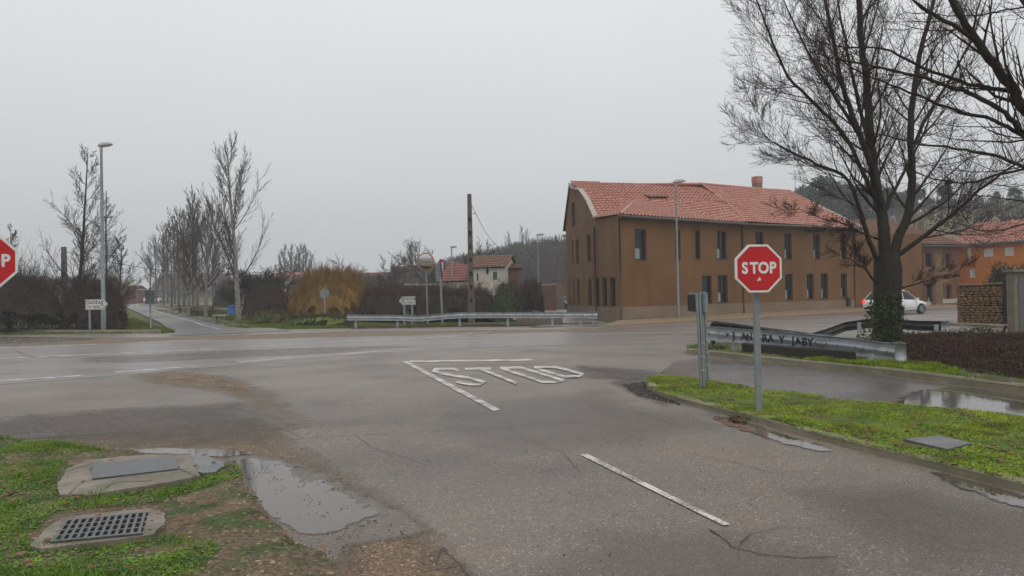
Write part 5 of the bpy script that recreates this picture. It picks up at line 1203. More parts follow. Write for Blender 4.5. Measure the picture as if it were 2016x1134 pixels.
# ------------------------------------------------------------------ shrub masses
def shrub(name, label, foot, h, n, seedh=0, core='bush_shade', twig='twig', leaf=None, nleaf=0, ls=.1, dens=1, lean=.3, grp=None, droop=0, cat='bush', up=1.0, top=None, tl=.5, corek=.8, rmin=.008):
    """foot: outline polygon on the ground; h: height or function"""
    cx = sum(p[0] for p in foot)/len(foot); cy = sum(p[1] for p in foot)/len(foot)
    t = thing(name, label, cat, (cx, cy, TZ(cx, cy)), 0, grp); H_ = h if callable(h) else (lambda x, y: h)
    c = Vector((cx, cy, 0)); xs_ = [p[0] for p in foot]; ys_ = [p[1] for p in foot]
    # lumpy core added inside; its default dark colour stands in for inner shade
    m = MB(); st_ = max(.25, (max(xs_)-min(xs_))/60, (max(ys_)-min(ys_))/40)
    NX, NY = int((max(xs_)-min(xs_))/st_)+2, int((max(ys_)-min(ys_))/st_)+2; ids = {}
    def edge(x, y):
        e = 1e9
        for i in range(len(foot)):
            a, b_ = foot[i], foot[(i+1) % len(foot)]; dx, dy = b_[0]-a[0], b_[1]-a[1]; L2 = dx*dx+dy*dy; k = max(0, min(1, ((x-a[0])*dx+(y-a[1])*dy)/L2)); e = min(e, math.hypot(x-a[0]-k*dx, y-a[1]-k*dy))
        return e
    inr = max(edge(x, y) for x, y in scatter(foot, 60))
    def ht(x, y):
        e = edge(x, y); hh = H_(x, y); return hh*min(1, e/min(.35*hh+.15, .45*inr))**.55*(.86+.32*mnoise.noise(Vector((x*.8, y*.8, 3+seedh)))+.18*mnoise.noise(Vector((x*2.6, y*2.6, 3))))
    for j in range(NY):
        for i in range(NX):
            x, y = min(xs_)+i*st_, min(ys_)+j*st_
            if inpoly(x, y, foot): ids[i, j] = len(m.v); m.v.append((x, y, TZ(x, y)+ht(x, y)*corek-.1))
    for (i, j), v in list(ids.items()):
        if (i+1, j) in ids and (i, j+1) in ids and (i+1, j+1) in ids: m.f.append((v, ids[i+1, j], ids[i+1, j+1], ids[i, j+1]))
    if m.f: m.build('thicket', MT[core], t, True)  # this part is the added opaque core, not separate growth
    tw = MB(); lf = MB()
    for x, y in scatter(foot, n):
        hh = ht(x, y); z0 = TZ(x, y); zf = random.random()**.5
        p = Vector((x, y, z0+hh*zf*corek)); d = Vector((random.gauss(0, lean), random.gauss(0, lean), up)).normalized(); l_ = hh*tl*random.uniform(.5, 1.1)
        if p.z+l_ > z0+hh*1.18: l_ = max(.12, z0+hh*1.18-p.z)
        e = p+d*l_*.5; d2 = (d+Vector((random.gauss(0, .35), random.gauss(0, .35), -droop))).normalized(); f_ = e+d2*l_*.5
        tw.tube([p, e, f_], [rmin*1.6, rmin*1.2, rmin*.7], 3)
        for k in range(2):
            q_ = p.lerp(e, random.random()); d3 = (d+perp(d)*.8).normalized(); tw.tube([q_, q_+d3*l_*.4], [rmin, rmin*.6], 3)
    tw.build('stems', MT[twig], t)
    if leaf:
        for x, y in scatter(foot, nleaf):
            hh = ht(x, y); z = TZ(x, y)+hh*(1.02-.9*random.random()**1.6)*(corek+.12); lf.leaf(Vector((x, y, z)), ls*random.uniform(.6, 1.4))
        lf.build('foliage', MT[leaf], t)
    return t
def foot(pts): return [(D(px, 600, d).x, d) for px, d in pts]
shrub('hedge', 'tall dark bramble thicket behind the cropped stop sign and the left kerb', foot([(-420, 44), (-150, 43.3), (0, 43.3), (120, 43.6), (135, 46), (130, 53), (-100, 56), (-500, 55)]), 3.7, 9000, twig='twig', leaf='leaf_dark', nleaf=26000, ls=.14)
shrub('thicket', 'upright bare shoots standing behind the left bramble thicket', foot([(-300, 48), (118, 47.5), (116, 52), (-300, 54)]), 5.6, 1500, 31, twig='twig', tl=.75, corek=.5, up=2.2, lean=.45)
shrub('hedge', 'rusty brown bramble thicket around the foot of the tall lamp post', foot([(122, 44.2), (178, 43.8), (246, 45), (250, 49), (230, 54), (120, 53)]), lambda x, y: 3.1, 4200, 2, twig='twig_red', leaf='leaf_brown', nleaf=7000, ls=.11)
shrub('bush', 'yellow leaved bush growing right of the tall lamp post', foot([(185, 46.5), (248, 46.5), (252, 50), (190, 50)]), 3.0, 500, 5, corek=.55, leaf='leaf_yellow', nleaf=1500, ls=.13)
shrub('willow_shrub', 'big rounded orange willow shrub behind the grey octagon sign', foot([(562, 57), (600, 53.5), (660, 53), (715, 54), (738, 58), (735, 64), (650, 67), (575, 65)]), 3.6, 15000, 9, core='willow', twig='willow', lean=.32, leaf='willow', nleaf=14000, ls=.09, tl=.35, corek=.86)
shrub('bush', 'yellow green low bushes left of the orange willow', foot([(494, 51.5), (560, 51), (575, 54), (520, 56), (490, 55)]), .95, 900, 4, leaf='leaf_yellow', nleaf=2600, ls=.09, core='leaf_green')
shrub('hedge', 'dark brown tangled thicket between the tallest poplar and the willow', foot([(474, 58), (560, 56), (580, 60), (570, 70), (480, 72)]), 2.4, 2600, 6, twig='twig_red', tl=.6)
hr = shrub('hedge', 'long reddish brown thicket behind the arrow sign and traffic mirror', foot([(700, 52), (780, 49), (900, 48.5), (985, 49), (990, 56), (900, 62), (700, 64)]), lambda x, y: 2.45, 9000, 7, twig='twig_red', tl=.45, leaf='leaf_brown', nleaf=5000, ls=.07)
shrub('hedge', 'brown bare thicket beside the lane left of the ochre building', foot([(1026, 52), (1066, 54), (1072, 62), (1062, 74), (1020, 72)]), 2.7, 2600, 8, twig='twig_red', tl=.5)
shrub('evergreen_bush', 'dark green ivy covered bush beside the lane right of the concrete pole', foot([(966, 47.5), (1018, 47.5), (1030, 50), (1026, 55), (975, 55)]), 2.55, 500, 11, core='leaf_dark', leaf='leaf_green', nleaf=9000, ls=.12)
shrub('bush', 'low green weed mound beside the grey octagon sign', foot([(570, 47.3), (625, 46.3), (690, 46), (700, 48.5), (650, 50), (580, 51)]), .75, 500, 12, core='blade_far', leaf='leaf_green', nleaf=6000, ls=.07)
shrub('bush', 'thin yellowing shrub at the left end of the far guard rail', foot([(674, 43.6), (694, 43.6), (696, 44.6), (672, 44.6)]), 1.25, 60, 13, corek=.35, leaf='leaf_yellow', nleaf=160, ls=.10, rmin=.006)
shrub('bush', 'dark low brambles at the foot of the left arrow sign', foot([(150, 42.9), (250, 43), (246, 44.8), (150, 44.2)]), .8, 500, 14, leaf='leaf_dark', nleaf=2500, ls=.08)
# far hedges and thickets in the haze
shrub('thicket', 'hazy thicket of bare trees beyond the bus shelter', foot([(-200, 150), (120, 150), (250, 165), (262, 200), (-200, 210)]), 7, 2500, 15, core='far_wood', twig='twig_grey', tl=.3, rmin=.03)
shrub('thicket', 'hazy brown wood filling the valley between side road and picnic bench', foot([(285, 190), (420, 180), (470, 190), (480, 240), (300, 240)]), 8.5, 3000, 16, core='far_wood', twig='twig_grey', tl=.3, rmin=.035)
shrub('thicket', 'dark hedge row behind the picnic bench', foot([(418, 92), (470, 92), (560, 96), (560, 108), (420, 106)]), 3.6, 2000, 17, core='bush_shade', twig='twig', tl=.4, rmin=.015, leaf='leaf_dark', nleaf=4000, ls=.2)
shrub('thicket', 'hazy hedges in front of the distant tiled roofs', foot([(560, 112), (700, 105), (880, 100), (880, 112), (700, 116), (560, 125)]), 3.9, 6500, 18, core='far_wood', twig='twig_grey', tl=.4, rmin=.02)
# ivy at foot of the big tree and hedge on the right bank
hb = [(p.x, p.y) for p in [G(1760, 736), G(1830, 744), G(1900, 753), G(2016, 770), G(2250, 800), G(2560, 850), G(2600, 740), G(2200, 700), G(2016, 690), G(1900, 686), G(1800, 684), G(1752, 690)]]
shrub('hedge', 'low dark red brown bramble hedge along the kerb right of the large tree', hb, lambda x, y: .12+.42*sm(0, 2.2, x-hb[0][0]+.25), 16000, 20, core='bush_shade', twig='twig_red', leaf='leaf_brown', nleaf=20000, ls=.042, tl=.6, lean=.9, up=.6, droop=.5, rmin=.0035, corek=.9)
grass('grass', top_strip, 15000, .10, .010, lambda x, y: .17, MT['blade'], 1.3, label='olive green grass growing behind the bramble hedge on the right')
hb2 = [(p.x, p.y) for p in [G(1500, 700), G(1610, 706), G(1700, 714), G(1740, 722), G(1752, 692), G(1690, 684), G(1560, 684), G(1480, 688)]]
shrub('brambles', 'sparse dry brambles behind the graffiti guard rail', hb2, .38, 900, 21, leaf='leaf_brown', nleaf=1800, ls=.045, tl=.7, rmin=.003, lean=.8, corek=.6)
hb3 = [(p.x, p.y) for p in [G(1352, 697), G(1400, 700), G(1440, 704), G(1450, 692), G(1390, 688), G(1356, 690)]]
shrub('brambles', 'dry twiggy weeds at the left end of the graffiti guard rail', hb3, .28, 700, 22, twig='twig_red', leaf='leaf_brown', nleaf=900, ls=.04, tl=.8, rmin=.003, lean=.9, corek=.4)
# far verge grass
def vgrass(pts, n, h, w_, m, label, dens=None): grass('grass', [(D(px, 600, d).x, d) for px, d in pts], n, h, w_, lambda x, y: TZ(x, y)-.04, MT[m], 1.0, label=label, density=dens)
vgrass([(-300, 41.2), (0, 41), (316, 40.8), (345, 43), (300, 52), (262, 64), (240, 60), (236, 45), (0, 43.6), (-300, 43.8)], 14000, .16, .03, 'blade_far', 'rough green verge grass behind the left kerb')
vgrass([(480, 44), (620, 43.6), (905, 43), (905, 47), (700, 48), (560, 52), (470, 56), (400, 56)], 22000, .15, .03, 'blade_far', 'green verge grass under the poplar and the octagon sign')
vgrass([(690, 40.6), (905, 40.4), (1040, 42), (1172, 40.8), (1172, 42), (905, 43.5), (690, 43.5)], 7000, .16, .025, 'dry', 'dry yellowish grass under the far guard rail')
vgrass([(470, 56), (400, 56), (345, 66), (300, 85), (420, 85), (480, 70)], 9000, .14, .04, 'blade_far', 'lawn around the picnic bench and poplars')
# ------------------------------------------------------------------ the large tree on the bank
BIG = dict(lv=5, seg=[6, 6, 6, 5, 3], wig=[.03, .07, .08, .09, .10], up=[.02, .03, .05, .09, .12], rmin=.0036, tip=.22, sides=[7, 6, 4, 3, 3], kids=[7, 8, 13, 8], t0=[.2, .15, .12, .15], ang=[40, 38, 38, 38], ratio=[.5, .50, .48, .5], fall=[.35, .3, .25, .2], rr=[.4, .36, .42, .5, .6])
def limb(parts, pxs, d0, d1, r0, r1, lv, P, kids, t0=.15, Lk=None, sides=8):
    n = len(pxs); pts = [D(x, y, d0+(d1-d0)*i/(n-1)) for i, (x, y) in enumerate(pxs)]
    Q = []
    for i in range(n-1):
        for k in range(4):
            t = k/4; p0, p1, p2, p3 = pts[max(0, i-1)], pts[i], pts[i+1], pts[min(n-1, i+2)]
            Q.append(.5*((2*p1)+(p2-p0)*t+(2*p0-5*p1+4*p2-p3)*t*t+(3*p1-p0-3*p2+p3)*t**3))
    Q.append(pts[-1]); m = len(Q); rs = [r0+(r1-r0)*i/(m-1) for i in range(m)]
    Q = [Q[0]]+[q_+Vector((random.gauss(0, .008), random.gauss(0, .012), random.gauss(0, .008))) for q_ in Q[1:]]
    dirs = [(Q[min(m-1, i+1)]-Q[max(0, i-1)]).normalized() for i in range(m)]
    parts[0].tube(Q, rs, sides)
    Ln = sum((Q[i+1]-Q[i]).length for i in range(m-1))
    spawn(parts[1:], Q, rs, dirs, Lk or Ln, lv, P, t0, kids)
    return Q[-1], dirs[-1]
bt = thing('large_bare_tree', 'large many stemmed bare tree with dark ridged trunk beside the white car', 'tree', tuple(G(1745, 683)+Vector((0, 0, 0))))
tr, br = MB(), MB(); TD = 18.0
dz = G(1745, 690).y; TD = dz
prt = [tr, br]
class Multi(list): pass
P5 = [tr, tr, br, br, br, br]
def lm(pxs, da, db, r0, r1, kids, lv=1, t0=.15, Lk=None, sides=8):
    return limb([tr, br, br, br, br], pxs, TD+da, TD+db, r0, r1, lv, BIG, kids, t0, Lk, sides)
tr.tube([D(1746, 694, TD), D(1747, 676, TD), D(1747, 640, TD), D(1747, 580, TD), D(1748, 530, TD), D(1745, 500, TD)], [.47, .40, .35, .34, .35, .30], 14)
e = []
e.append(lm([(1746, 520), (1740, 460), (1736, 420), (1721, 333), (1710, 240), (1705, 148), (1695, 74), (1690, -20), (1686, -120), (1684, -220)], 0, .2, 0.162, 0.035, 21, t0=.2, Lk=5.2, sides=10))
e.append(lm([(1738, 420), (1729, 370), (1699, 281), (1677, 222), (1658, 163), (1647, 111), (1632, 37), (1612, -60), (1595, -160)], 0, -1.0, 0.097, 0.025, 21, t0=.12, Lk=5.0))
e.append(lm([(1752, 520), (1768, 470), (1788, 420), (1795, 352), (1792, 259), (1799, 185), (1810, 111), (1829, 37), (1850, -60), (1860, -170)], 0, .5, 0.130, 0.030, 22, t0=.15, Lk=4.8, sides=9))
e.append(lm([(1741, 430), (1747, 404), (1773, 352), (1790, 318)], 0, .15, 0.055, 0.035, 5, t0=.1, Lk=2.5))
e.append(lm([(1733, 400), (1714, 370), (1662, 267), (1607, 207), (1551, 148), (1514, 63), (1490, 0), (1475, -60)], 0, -.6, 0.065, 0.013, 21, t0=.15, Lk=4.2))
e.append(lm([(1738, 530), (1718, 490), (1700, 440), (1670, 356), (1607, 322), (1551, 296), (1506, 268), (1492, 240)], 0, -.9, 0.077, 0.006, 20, t0=.3, Lk=3.4))
e.append(lm([(1748, 515), (1790, 486), (1840, 450), (1890, 410), (1930, 372), (1990, 330), (2050, 290)], 0, -1.2, 0.071, 0.015, 16, t0=.2, Lk=3.4))
e.append(lm([(1715, 300), (1690, 200), (1668, 100), (1650, 0), (1640, -100)], .1, 1.4, 0.059, 0.015, 16, t0=.1, Lk=4.0))
e.append(lm([(1700, 281), (1650, 200), (1600, 120), (1560, 40), (1530, -40)], -.2, .9, 0.052, 0.010, 18, t0=.1, Lk=3.8))
e.append(lm([(1793, 300), (1830, 220), (1880, 140), (1920, 60), (1950, -30)], .1, 1.5, 0.052, 0.013, 16, t0=.1, Lk=3.6))
e.append(lm([(1725, 560), (1705, 530), (1690, 520), (1665, 505)], 0, -1.0, 0.032, 0.006, 9, t0=.2, Lk=1.6))
e.append(lm([(1728, 470), (1700, 460), (1660, 440), (1620, 430), (1570, 410)], 0, -1.3, 0.032, 0.005, 12, t0=.2, Lk=2.0))
e.append(lm([(1765, 570), (1800, 560), (1850, 545), (1900, 530)], 0, -.5, 0.023, 0.004, 8, t0=.2, Lk=1.4))
tr.build('trunk', MT['bark'], bt, True); br.build('branches', MT['twig'], bt)
NT = len(br.v)
mi = MB(); cI = D(1738, 640, TD)
for _ in range(1500):
    a = random.uniform(0, 2*pi); hz = random.random()**1.3; rr_ = .36+random.random()*.28*(1-hz); side = -.30*(1-hz) if random.random() < .75 else 0
    p = Vector((G(1746, 690).x+cos(a)*rr_+side, TD-abs(sin(a))*rr_, .1+hz*1.35)); mi.leaf(p, .075*random.uniform(.6, 1.3))
mi.build('ivy', MT['leaf_green'], bt)
# second tree: trunk beyond the right edge, limbs reaching into view
t2 = thing('large_bare_tree', 'bare tree off the right edge reaching long dark limbs across the upper right sky', 'tree', (11.2, 11.6, 0)); tr, br = MB(), MB(); TD = 11.0
def lm2(pxs, da, db, r0, r1, kids, t0=.12, Lk=2.6, sides=8): limb([tr, br, br, br, br], pxs, TD+da, TD+db, r0, r1, 2, dict(BIG, rmin=.003, kids=[7, 8, 6, 7]), kids, t0, Lk, sides)
tr.tube([Vector((10.9, 11.4, -.1)), Vector((10.9, 11.4, 1.5)), Vector((10.7, 11.3, 2.8)), D(2300, 420, 11.2)], [.42, .33, .30, .26], 12)
lm2([(2300, 420), (2160, 330), (2016, 215), (1996, 178), (1958, 130), (1918, 74), (1884, 22), (1850, -50)], .2, -.2, 0.099, 0.037, 14)
lm2([(1922, 80), (1858, 41), (1810, 7), (1750, -50)], -.1, -.3, 0.034, 0.019, 8)
lm2([(2060, 250), (1996, 185), (1940, 174), (1873, 155), (1803, 126), (1736, 96), (1662, 93), (1600, 80)], 0, .6, 0.040, 0.007, 16)
lm2([(2180, 350), (2080, 290), (2016, 262), (1977, 222), (1921, 189), (1866, 170), (1803, 148), (1718, 130), (1647, 115), (1590, 100)], .2, -.5, 0.053, 0.006, 19)
lm2([(2180, 340), (2016, 267), (1958, 237), (1884, 218), (1810, 189), (1736, 159), (1690, 141), (1640, 110)], .3, .8, 0.037, 0.006, 15)
lm2([(2260, 420), (2100, 355), (2016, 330), (1958, 307), (1903, 296), (1810, 283), (1718, 263), (1625, 255)], .1, -.4, 0.037, 0.005, 15)
lm2([(2240, 430), (2100, 360), (2016, 333), (1940, 352), (1877, 359), (1810, 341), (1770, 320)], .2, .3, 0.028, 0.004, 12)
lm2([(2250, 400), (2120, 180), (2050, 60), (1990, -40)], .3, .8, 0.062, 0.031, 10)
lm2([(2260, 440), (2120, 420), (2020, 440), (1950, 455), (1880, 440)], .2, .2, 0.019, 0.004, 10, Lk=1.6)
lm2([(2250, 430), (2120, 400), (2016, 395), (1930, 385), (1860, 380)], .3, .6, 0.019, 0.004, 10, Lk=1.6)
lm2([(2200, 60), (2100, 25), (2016, 15), (1950, 25), (1870, 30), (1780, 24)], .3, -.2, 0.019, 0.005, 10, Lk=1.8)
tr.build('trunk', MT['bark'], t2, True); br.build('branches', MT['twig'], t2)
# ------------------------------------------------------------------ pines on the hill
def crown(rx, ry, h, n, s_, nb=26, z0=.25):
    m = MB(); cl_ = []
    for k in range(nb):
        a = random.uniform(0, 2*pi); zz = random.random(); rr_ = math.sqrt(random.random())*(1-.55*abs(zz-.35)); cl_.append(Vector((cos(a)*rx*rr_, sin(a)*ry*rr_, h*(z0+(1-z0)*zz))))
    for _ in range(n):
        c = random.choice(cl_); m.leaf(c+Vector((random.gauss(0, rx*.16), random.gauss(0, ry*.16), random.gauss(0, h*.05))), s_*random.uniform(.5, 1.3))
    return m
def pine(label, b, h, rx):
    t = thing('pine_tree', label, 'tree', tuple(b), 0, 'pines on the hill behind the ochre building'); MB().tube([Vector((0, 0, -.5)), Vector((.1, 0, h*.5)), Vector((0, .1, h*.92))], [.22, .16, .05], 6).build('trunk', MT['bark'], t, local=True)
    crown(rx, rx, h, 3600, .62).build('crown', MT['leaf_pine'], t, local=True); return t
pr = [pine('broad rounded dark pine on the hill above the roof chimney', D(1612, 380, 150), 9, 3.4), pine('tall upright dark pine on the hill top', D(1860, 380, 150), 10, 3.0)]
def hz_(x, y): return TZ(x, y)
PN = [(1575, 168, 378, 0, 'leftmost small pine on the hill, just right of the roof aerial'), (1612, 150, 362, 0, None), (1645, 158, 372, 0, None), (1668, 150, 374, 1, None), (1690, 160, 372, 0, None), (1716, 150, 366, 1, None), (1742, 158, 376, 0, None), (1782, 155, 378, 1, None), (1806, 150, 366, 1, None), (1830, 168, 392, 0, None), (1861, 140, 360, 1, None), (1896, 160, 398, 0, None), (1925, 165, 402, 0, None), (1960, 160, 396, 1, None), (1998, 140, 372, 0, None), (2030, 145, 380, 1, None), (2070, 140, 370, 0, None), (1765, 165, 384, 0, None)]
for i, (px, d_, ty, k, lb) in enumerate(PN):
    p = D(px, ty, d_); gz_ = TZ(p.x, p.y)-.3; h_ = p.z-gz_; src = pr[k]; s_ = max(.3, h_/(9, 10)[k])
    lb = lb or 'dark pine on the hill skyline behind the roofs'
    sc_ = (s_ if s_ < 1.2 else 1.2, s_ if s_ < 1.2 else 1.2, s_)
    if i in (1, 10): src.location = (p.x, p.y, gz_); src.scale = sc_; src['label'] = ('broad rounded pine on the hill, nearest to the roof aerial', 'tall squared pine standing alone on the hill right of the large tree trunk')[k]
    else: dup(src, (p.x, p.y, gz_), i*1.1, lb, sc_)
# scrub wood covering the hill
m = MB()
for _ in range(7000):
    if random.random() < .62: y = random.uniform(105, 200); x = random.uniform(-14, 36)
    else: y = random.uniform(85, 170); x = random.uniform(58, 150)
    z = tz_sheet(x, y)
    if z < 1.2 or z > (11.8 if x < 50 else 16): continue
    h_ = random.uniform(1.2, 3.6)
    for k in range(5):
        a = random.uniform(0, 2*pi); rr_ = random.uniform(.2, .9); p0 = Vector((x+cos(a)*.3, y+sin(a)*.3, z-.2)); m.tube([p0, p0+Vector((cos(a)*rr_*.5, sin(a)*rr_*.5, h_*.6)), p0+Vector((cos(a)*rr_, sin(a)*rr_, h_))], [.08, .06, .03], 3)
tag(m.build('scrub_wood', MT['far_wood']), 'dark leafless scrub wood covering the hillside', 'scrub', kind='stuff')
m = MB()
for _ in range(26000):
    if random.random() < .5: y = random.uniform(105, 200); x = random.uniform(-20, 36)
    else: y = random.uniform(85, 165); x = random.uniform(58, 150)
    if mnoise.noise(Vector((x*.09, y*.09, 1))) < -.05: continue
    z = tz_sheet(x, y)
    if z < 1.0 or z > (11.6 if x < 50 else 17): continue
    m.leaf(Vector((x, y, z+random.uniform(.1, 2.4))), random.uniform(.4, .9))
tag(m.build('hill_bushes', MT['leaf_dark']), 'dark evergreen bushes scattered over the hillside', 'bushes', kind='stuff')
# shrub behind the stone wall
shrub('evergreen_bush', 'dark rounded clipped bush rising behind the stone wall', [(D(px, 600, d).x, d) for px, d in [(1932, 34.5), (1996, 34), (2050, 34), (2050, 36.5), (1936, 37)]], 2.75, 300, 30, core='leaf_dark', leaf='leaf_dark', nleaf=9000, ls=.09)
# ------------------------------------------------------------------ small houses in the centre
def house(name, label, px0, px1, yb, yt, d0, d1, wm, rm, rh, depth=6, wins=(), grp=None, rdx=0, base=0, gable=None):
    A, B = D(px0, yt, d0), D(px1, yt, d1); h = (A.z+B.z)/2; A.z = B.z = base; t = thing(name, label, 'house', (A.x, A.y, base), 0, grp)
    d = (B-A).normalized(); n = Vector((-d.y, d.x, 0)); Ln = (B-A).length; m = MB(); hs_ = []
    for (wx0, wy0, wx1, wy1, mt_) in wins: hs_.append((*wr(wx0, wy0, wx1, wy1, A, B), mt_))
    wall(m, A, B, base-.5, [(0, h), (Ln, h)], [q_[:4] for q_ in hs_]); 
    for P_ in (A, B): m.poly([P_+Vector((0, 0, -.5)), P_+n*depth+Vector((0, 0, -.5)), P_+n*depth+Vector((0, 0, h-base)), P_+n*depth*.5+Vector((0, 0, h-base+rh-.05)), P_+Vector((0, 0, h-base))])
    m.poly([A+n*depth, B+n*depth, B+n*depth+Vector((0, 0, h-base)), A+n*depth+Vector((0, 0, h-base))]); m.build('wall', MT[wm], t)
    for q_ in hs_:
        m = MB(); P_ = lambda s, z: A+d*s+n*.1+Vector((0, 0, z-base)); m.fbox(P_(q_[0], q_[2]), d*(q_[1]-q_[0]), n*.05, Vector((0, 0, q_[3]-q_[2]))); m.build('window', MT[q_[4]], t)
    U = Vector((0, 0, h-base+.03)); e0, e1 = A-n*.35-d*.3+U, B-n*.35+d*.3+U; R_ = n*(depth*.5+.35)+Vector((0, 0, rh))
    tiles(t, [e0, e1, e1+R_, e0+R_], (0, 1), 'roof', rm, du=.4, dv=.6); m = MB(); m.poly([e0+R_, e1+R_, e1+R_*1+n*(depth*.5+.3)-Vector((0, 0, rh)), e0+R_+n*(depth*.5+.3)-Vector((0, 0, rh))]); m.build('rear_slope', MT[rm], t)
    return t, A, B, d, n, h
house('house', 'low shed with red tiled roof left of the tall concrete pole', 866, 935, 560, 555, 74, 73, 'whitewash', 'tile_far', 1.7, 6)
house('house', 'whitewashed peeling house with green shutter right of the concrete pole', 928, 994, 560, 528, 72, 71.5, 'whitewash', 'tile_old', 1.3, 7, [(970, 535, 979, 551, 'green'), (938, 538, 942, 553, 'frame'), (957, 528, 962, 540, 'frame')])
house('house', 'brown brick annexe joined to the whitewashed house', 993, 1022, 560, 530, 73.5, 73.5, 'rbrick', 'tile_old', .5, 4)
house('house', 'low brown house with dark roof between the willow and the mirror', 705, 790, 565, 552, 118, 118, 'plinth', 'tile_far', 1.3, 7)
house('house', 'distant pale house with orange roof left of the willow', 528, 585, 580, 553, 125, 125, 'whitewash', 'tile', 1.4, 7, [(540, 556, 545, 562, 'frame'), (552, 556, 557, 562, 'frame')], base=2)
house('house', 'distant pale flat house behind the traffic mirror', 770, 830, 560, 532, 135, 135, 'plinth', 'tile_old', .8, 7, base=0)
house('house', 'tiny brick building at the far end of the left side road', 243, 262, 590, 572, 150, 150, 'rbrick', 'tile_old', 1.0, 6, base=2)
house('house', 'distant white house on the slope behind the red roofed shed', 880, 945, 540, 525, 130, 130, 'whitewash', 'tile_old', 1.0, 7, base=2)
# brick garden wall and gate posts beside the lane
m = MB(); a, b = D(1068, 600, 84), D(1096, 600, 80); a.z = b.z = 0; t = thing('garden_wall', 'red brick garden wall with pale coping beside the lane', 'wall', tuple(a))
m.fbox(a, b-a, Vector((0, .3, 0)), Vector((0, 0, 2.7))); m.build('wall', MT['rbrick'], t); MB().fbox(a+Vector((0, -.05, 2.7)), b-a, Vector((0, .4, 0)), Vector((0, 0, .12))).build('coping', MT['coping'], t)
m = MB(); p = D(1112, 600, 90); tag(m.box((p.x, p.y, 1.7), (.7, .5, 3.4)).box((p.x, p.y, 3.45), (.85, .6, .1)).build('gate_post', MT['rbrick']), 'brick gate post at the left corner of the ochre building', 'gate post')
m = MB(); a = D(1096, 600, 86); tag(m.fbox(Vector((a.x, a.y, 0)), Vector((.75, 0, 0)), Vector((0, .06, 0)), Vector((0, 0, 2.9))).build('gate', MT['wood']), 'dark wooden gate between the garden wall and the gate post', 'gate')
a, b = D(795, 561.5, 66), D(868, 561.5, 66); tag(MB().fbox(a, b-a, Vector((0, .2, 0)), Vector((0, 0, .14))).build('roof_edge', MT['coping']), 'thin white roof edge showing above the thicket behind the mirror', 'roof edge')
# ------------------------------------------------------------------ park things on the left
t = thing('picnic_table', 'weathered wooden picnic table with benches between the poplars', 'picnic table', tuple(gp(398, 66)))
m = MB(); m.box((0, 0, .78), (2.4, .8, .07)); m.build('tabletop', MT['wood'], t, local=True)
for s_ in (-1, 1): MB().box((0, s_*.75, .48), (2.4, .3, .06)).build('bench_seat', MT['wood'], t, local=True)
for s_ in (-1, 1): MB().box((s_*.8, 0, .4), (.1, 1.6, .08)).box((s_*.8, -.3, .38), (.1, .1, .76)).box((s_*.8, .3, .38), (.1, .1, .76)).build('leg', MT['wood'], t, local=True)
t = dup(t, gp(372, 72), .3, 'second wooden picnic table left of the poplar trunks')
t = thing('stone_bench', 'small pale stone bench on the grass left of the tallest poplar', 'bench', tuple(gp(434, 57)))
MB().box((0, 0, .42), (1.1, .4, .1)).build('seat', MT['coping'], t, local=True)
for s_ in (-1, 1): MB().box((s_*.35, 0, .18), (.14, .34, .37)).build('leg', MT['concrete'], t, local=True)
b = gp(455, 66); t = thing('blue_bin', 'bright blue plastic bin behind the tallest poplar', 'bin', tuple(b))
MB().tube([Vector((0, 0, .1)), Vector((0, 0, .75)), Vector((0, 0, .8))], [.27, .31, .3], 12, True).build('drum', MT['blue'], t, True, True); MB().tube([Vector((0, 0, .8)), Vector((0, 0, .86)), Vector((0, 0, .9))], [.33, .31, .12], 12, True).build('lid', MT['blue'], t, True, True)
b = gp(287, 128); t = thing('bus_shelter', 'small bus shelter with flat white roof far down the side road', 'bus shelter', tuple(b))
MB().box((0, 0, 2.5), (2.6, 1.6, .16)).build('roof', MT['coping'], t, local=True)
for s_ in ((-1.1, -.6), (1.1, -.6)): MB().box((s_[0], s_[1], 1.2), (.1, .1, 2.5)).build('post', MT['steel_post'], t, local=True)
MB().box((.5, .5, 1.2), (1.6, .08, 2.2)).build('rear_panel', MT['steel_dark'], t, local=True)
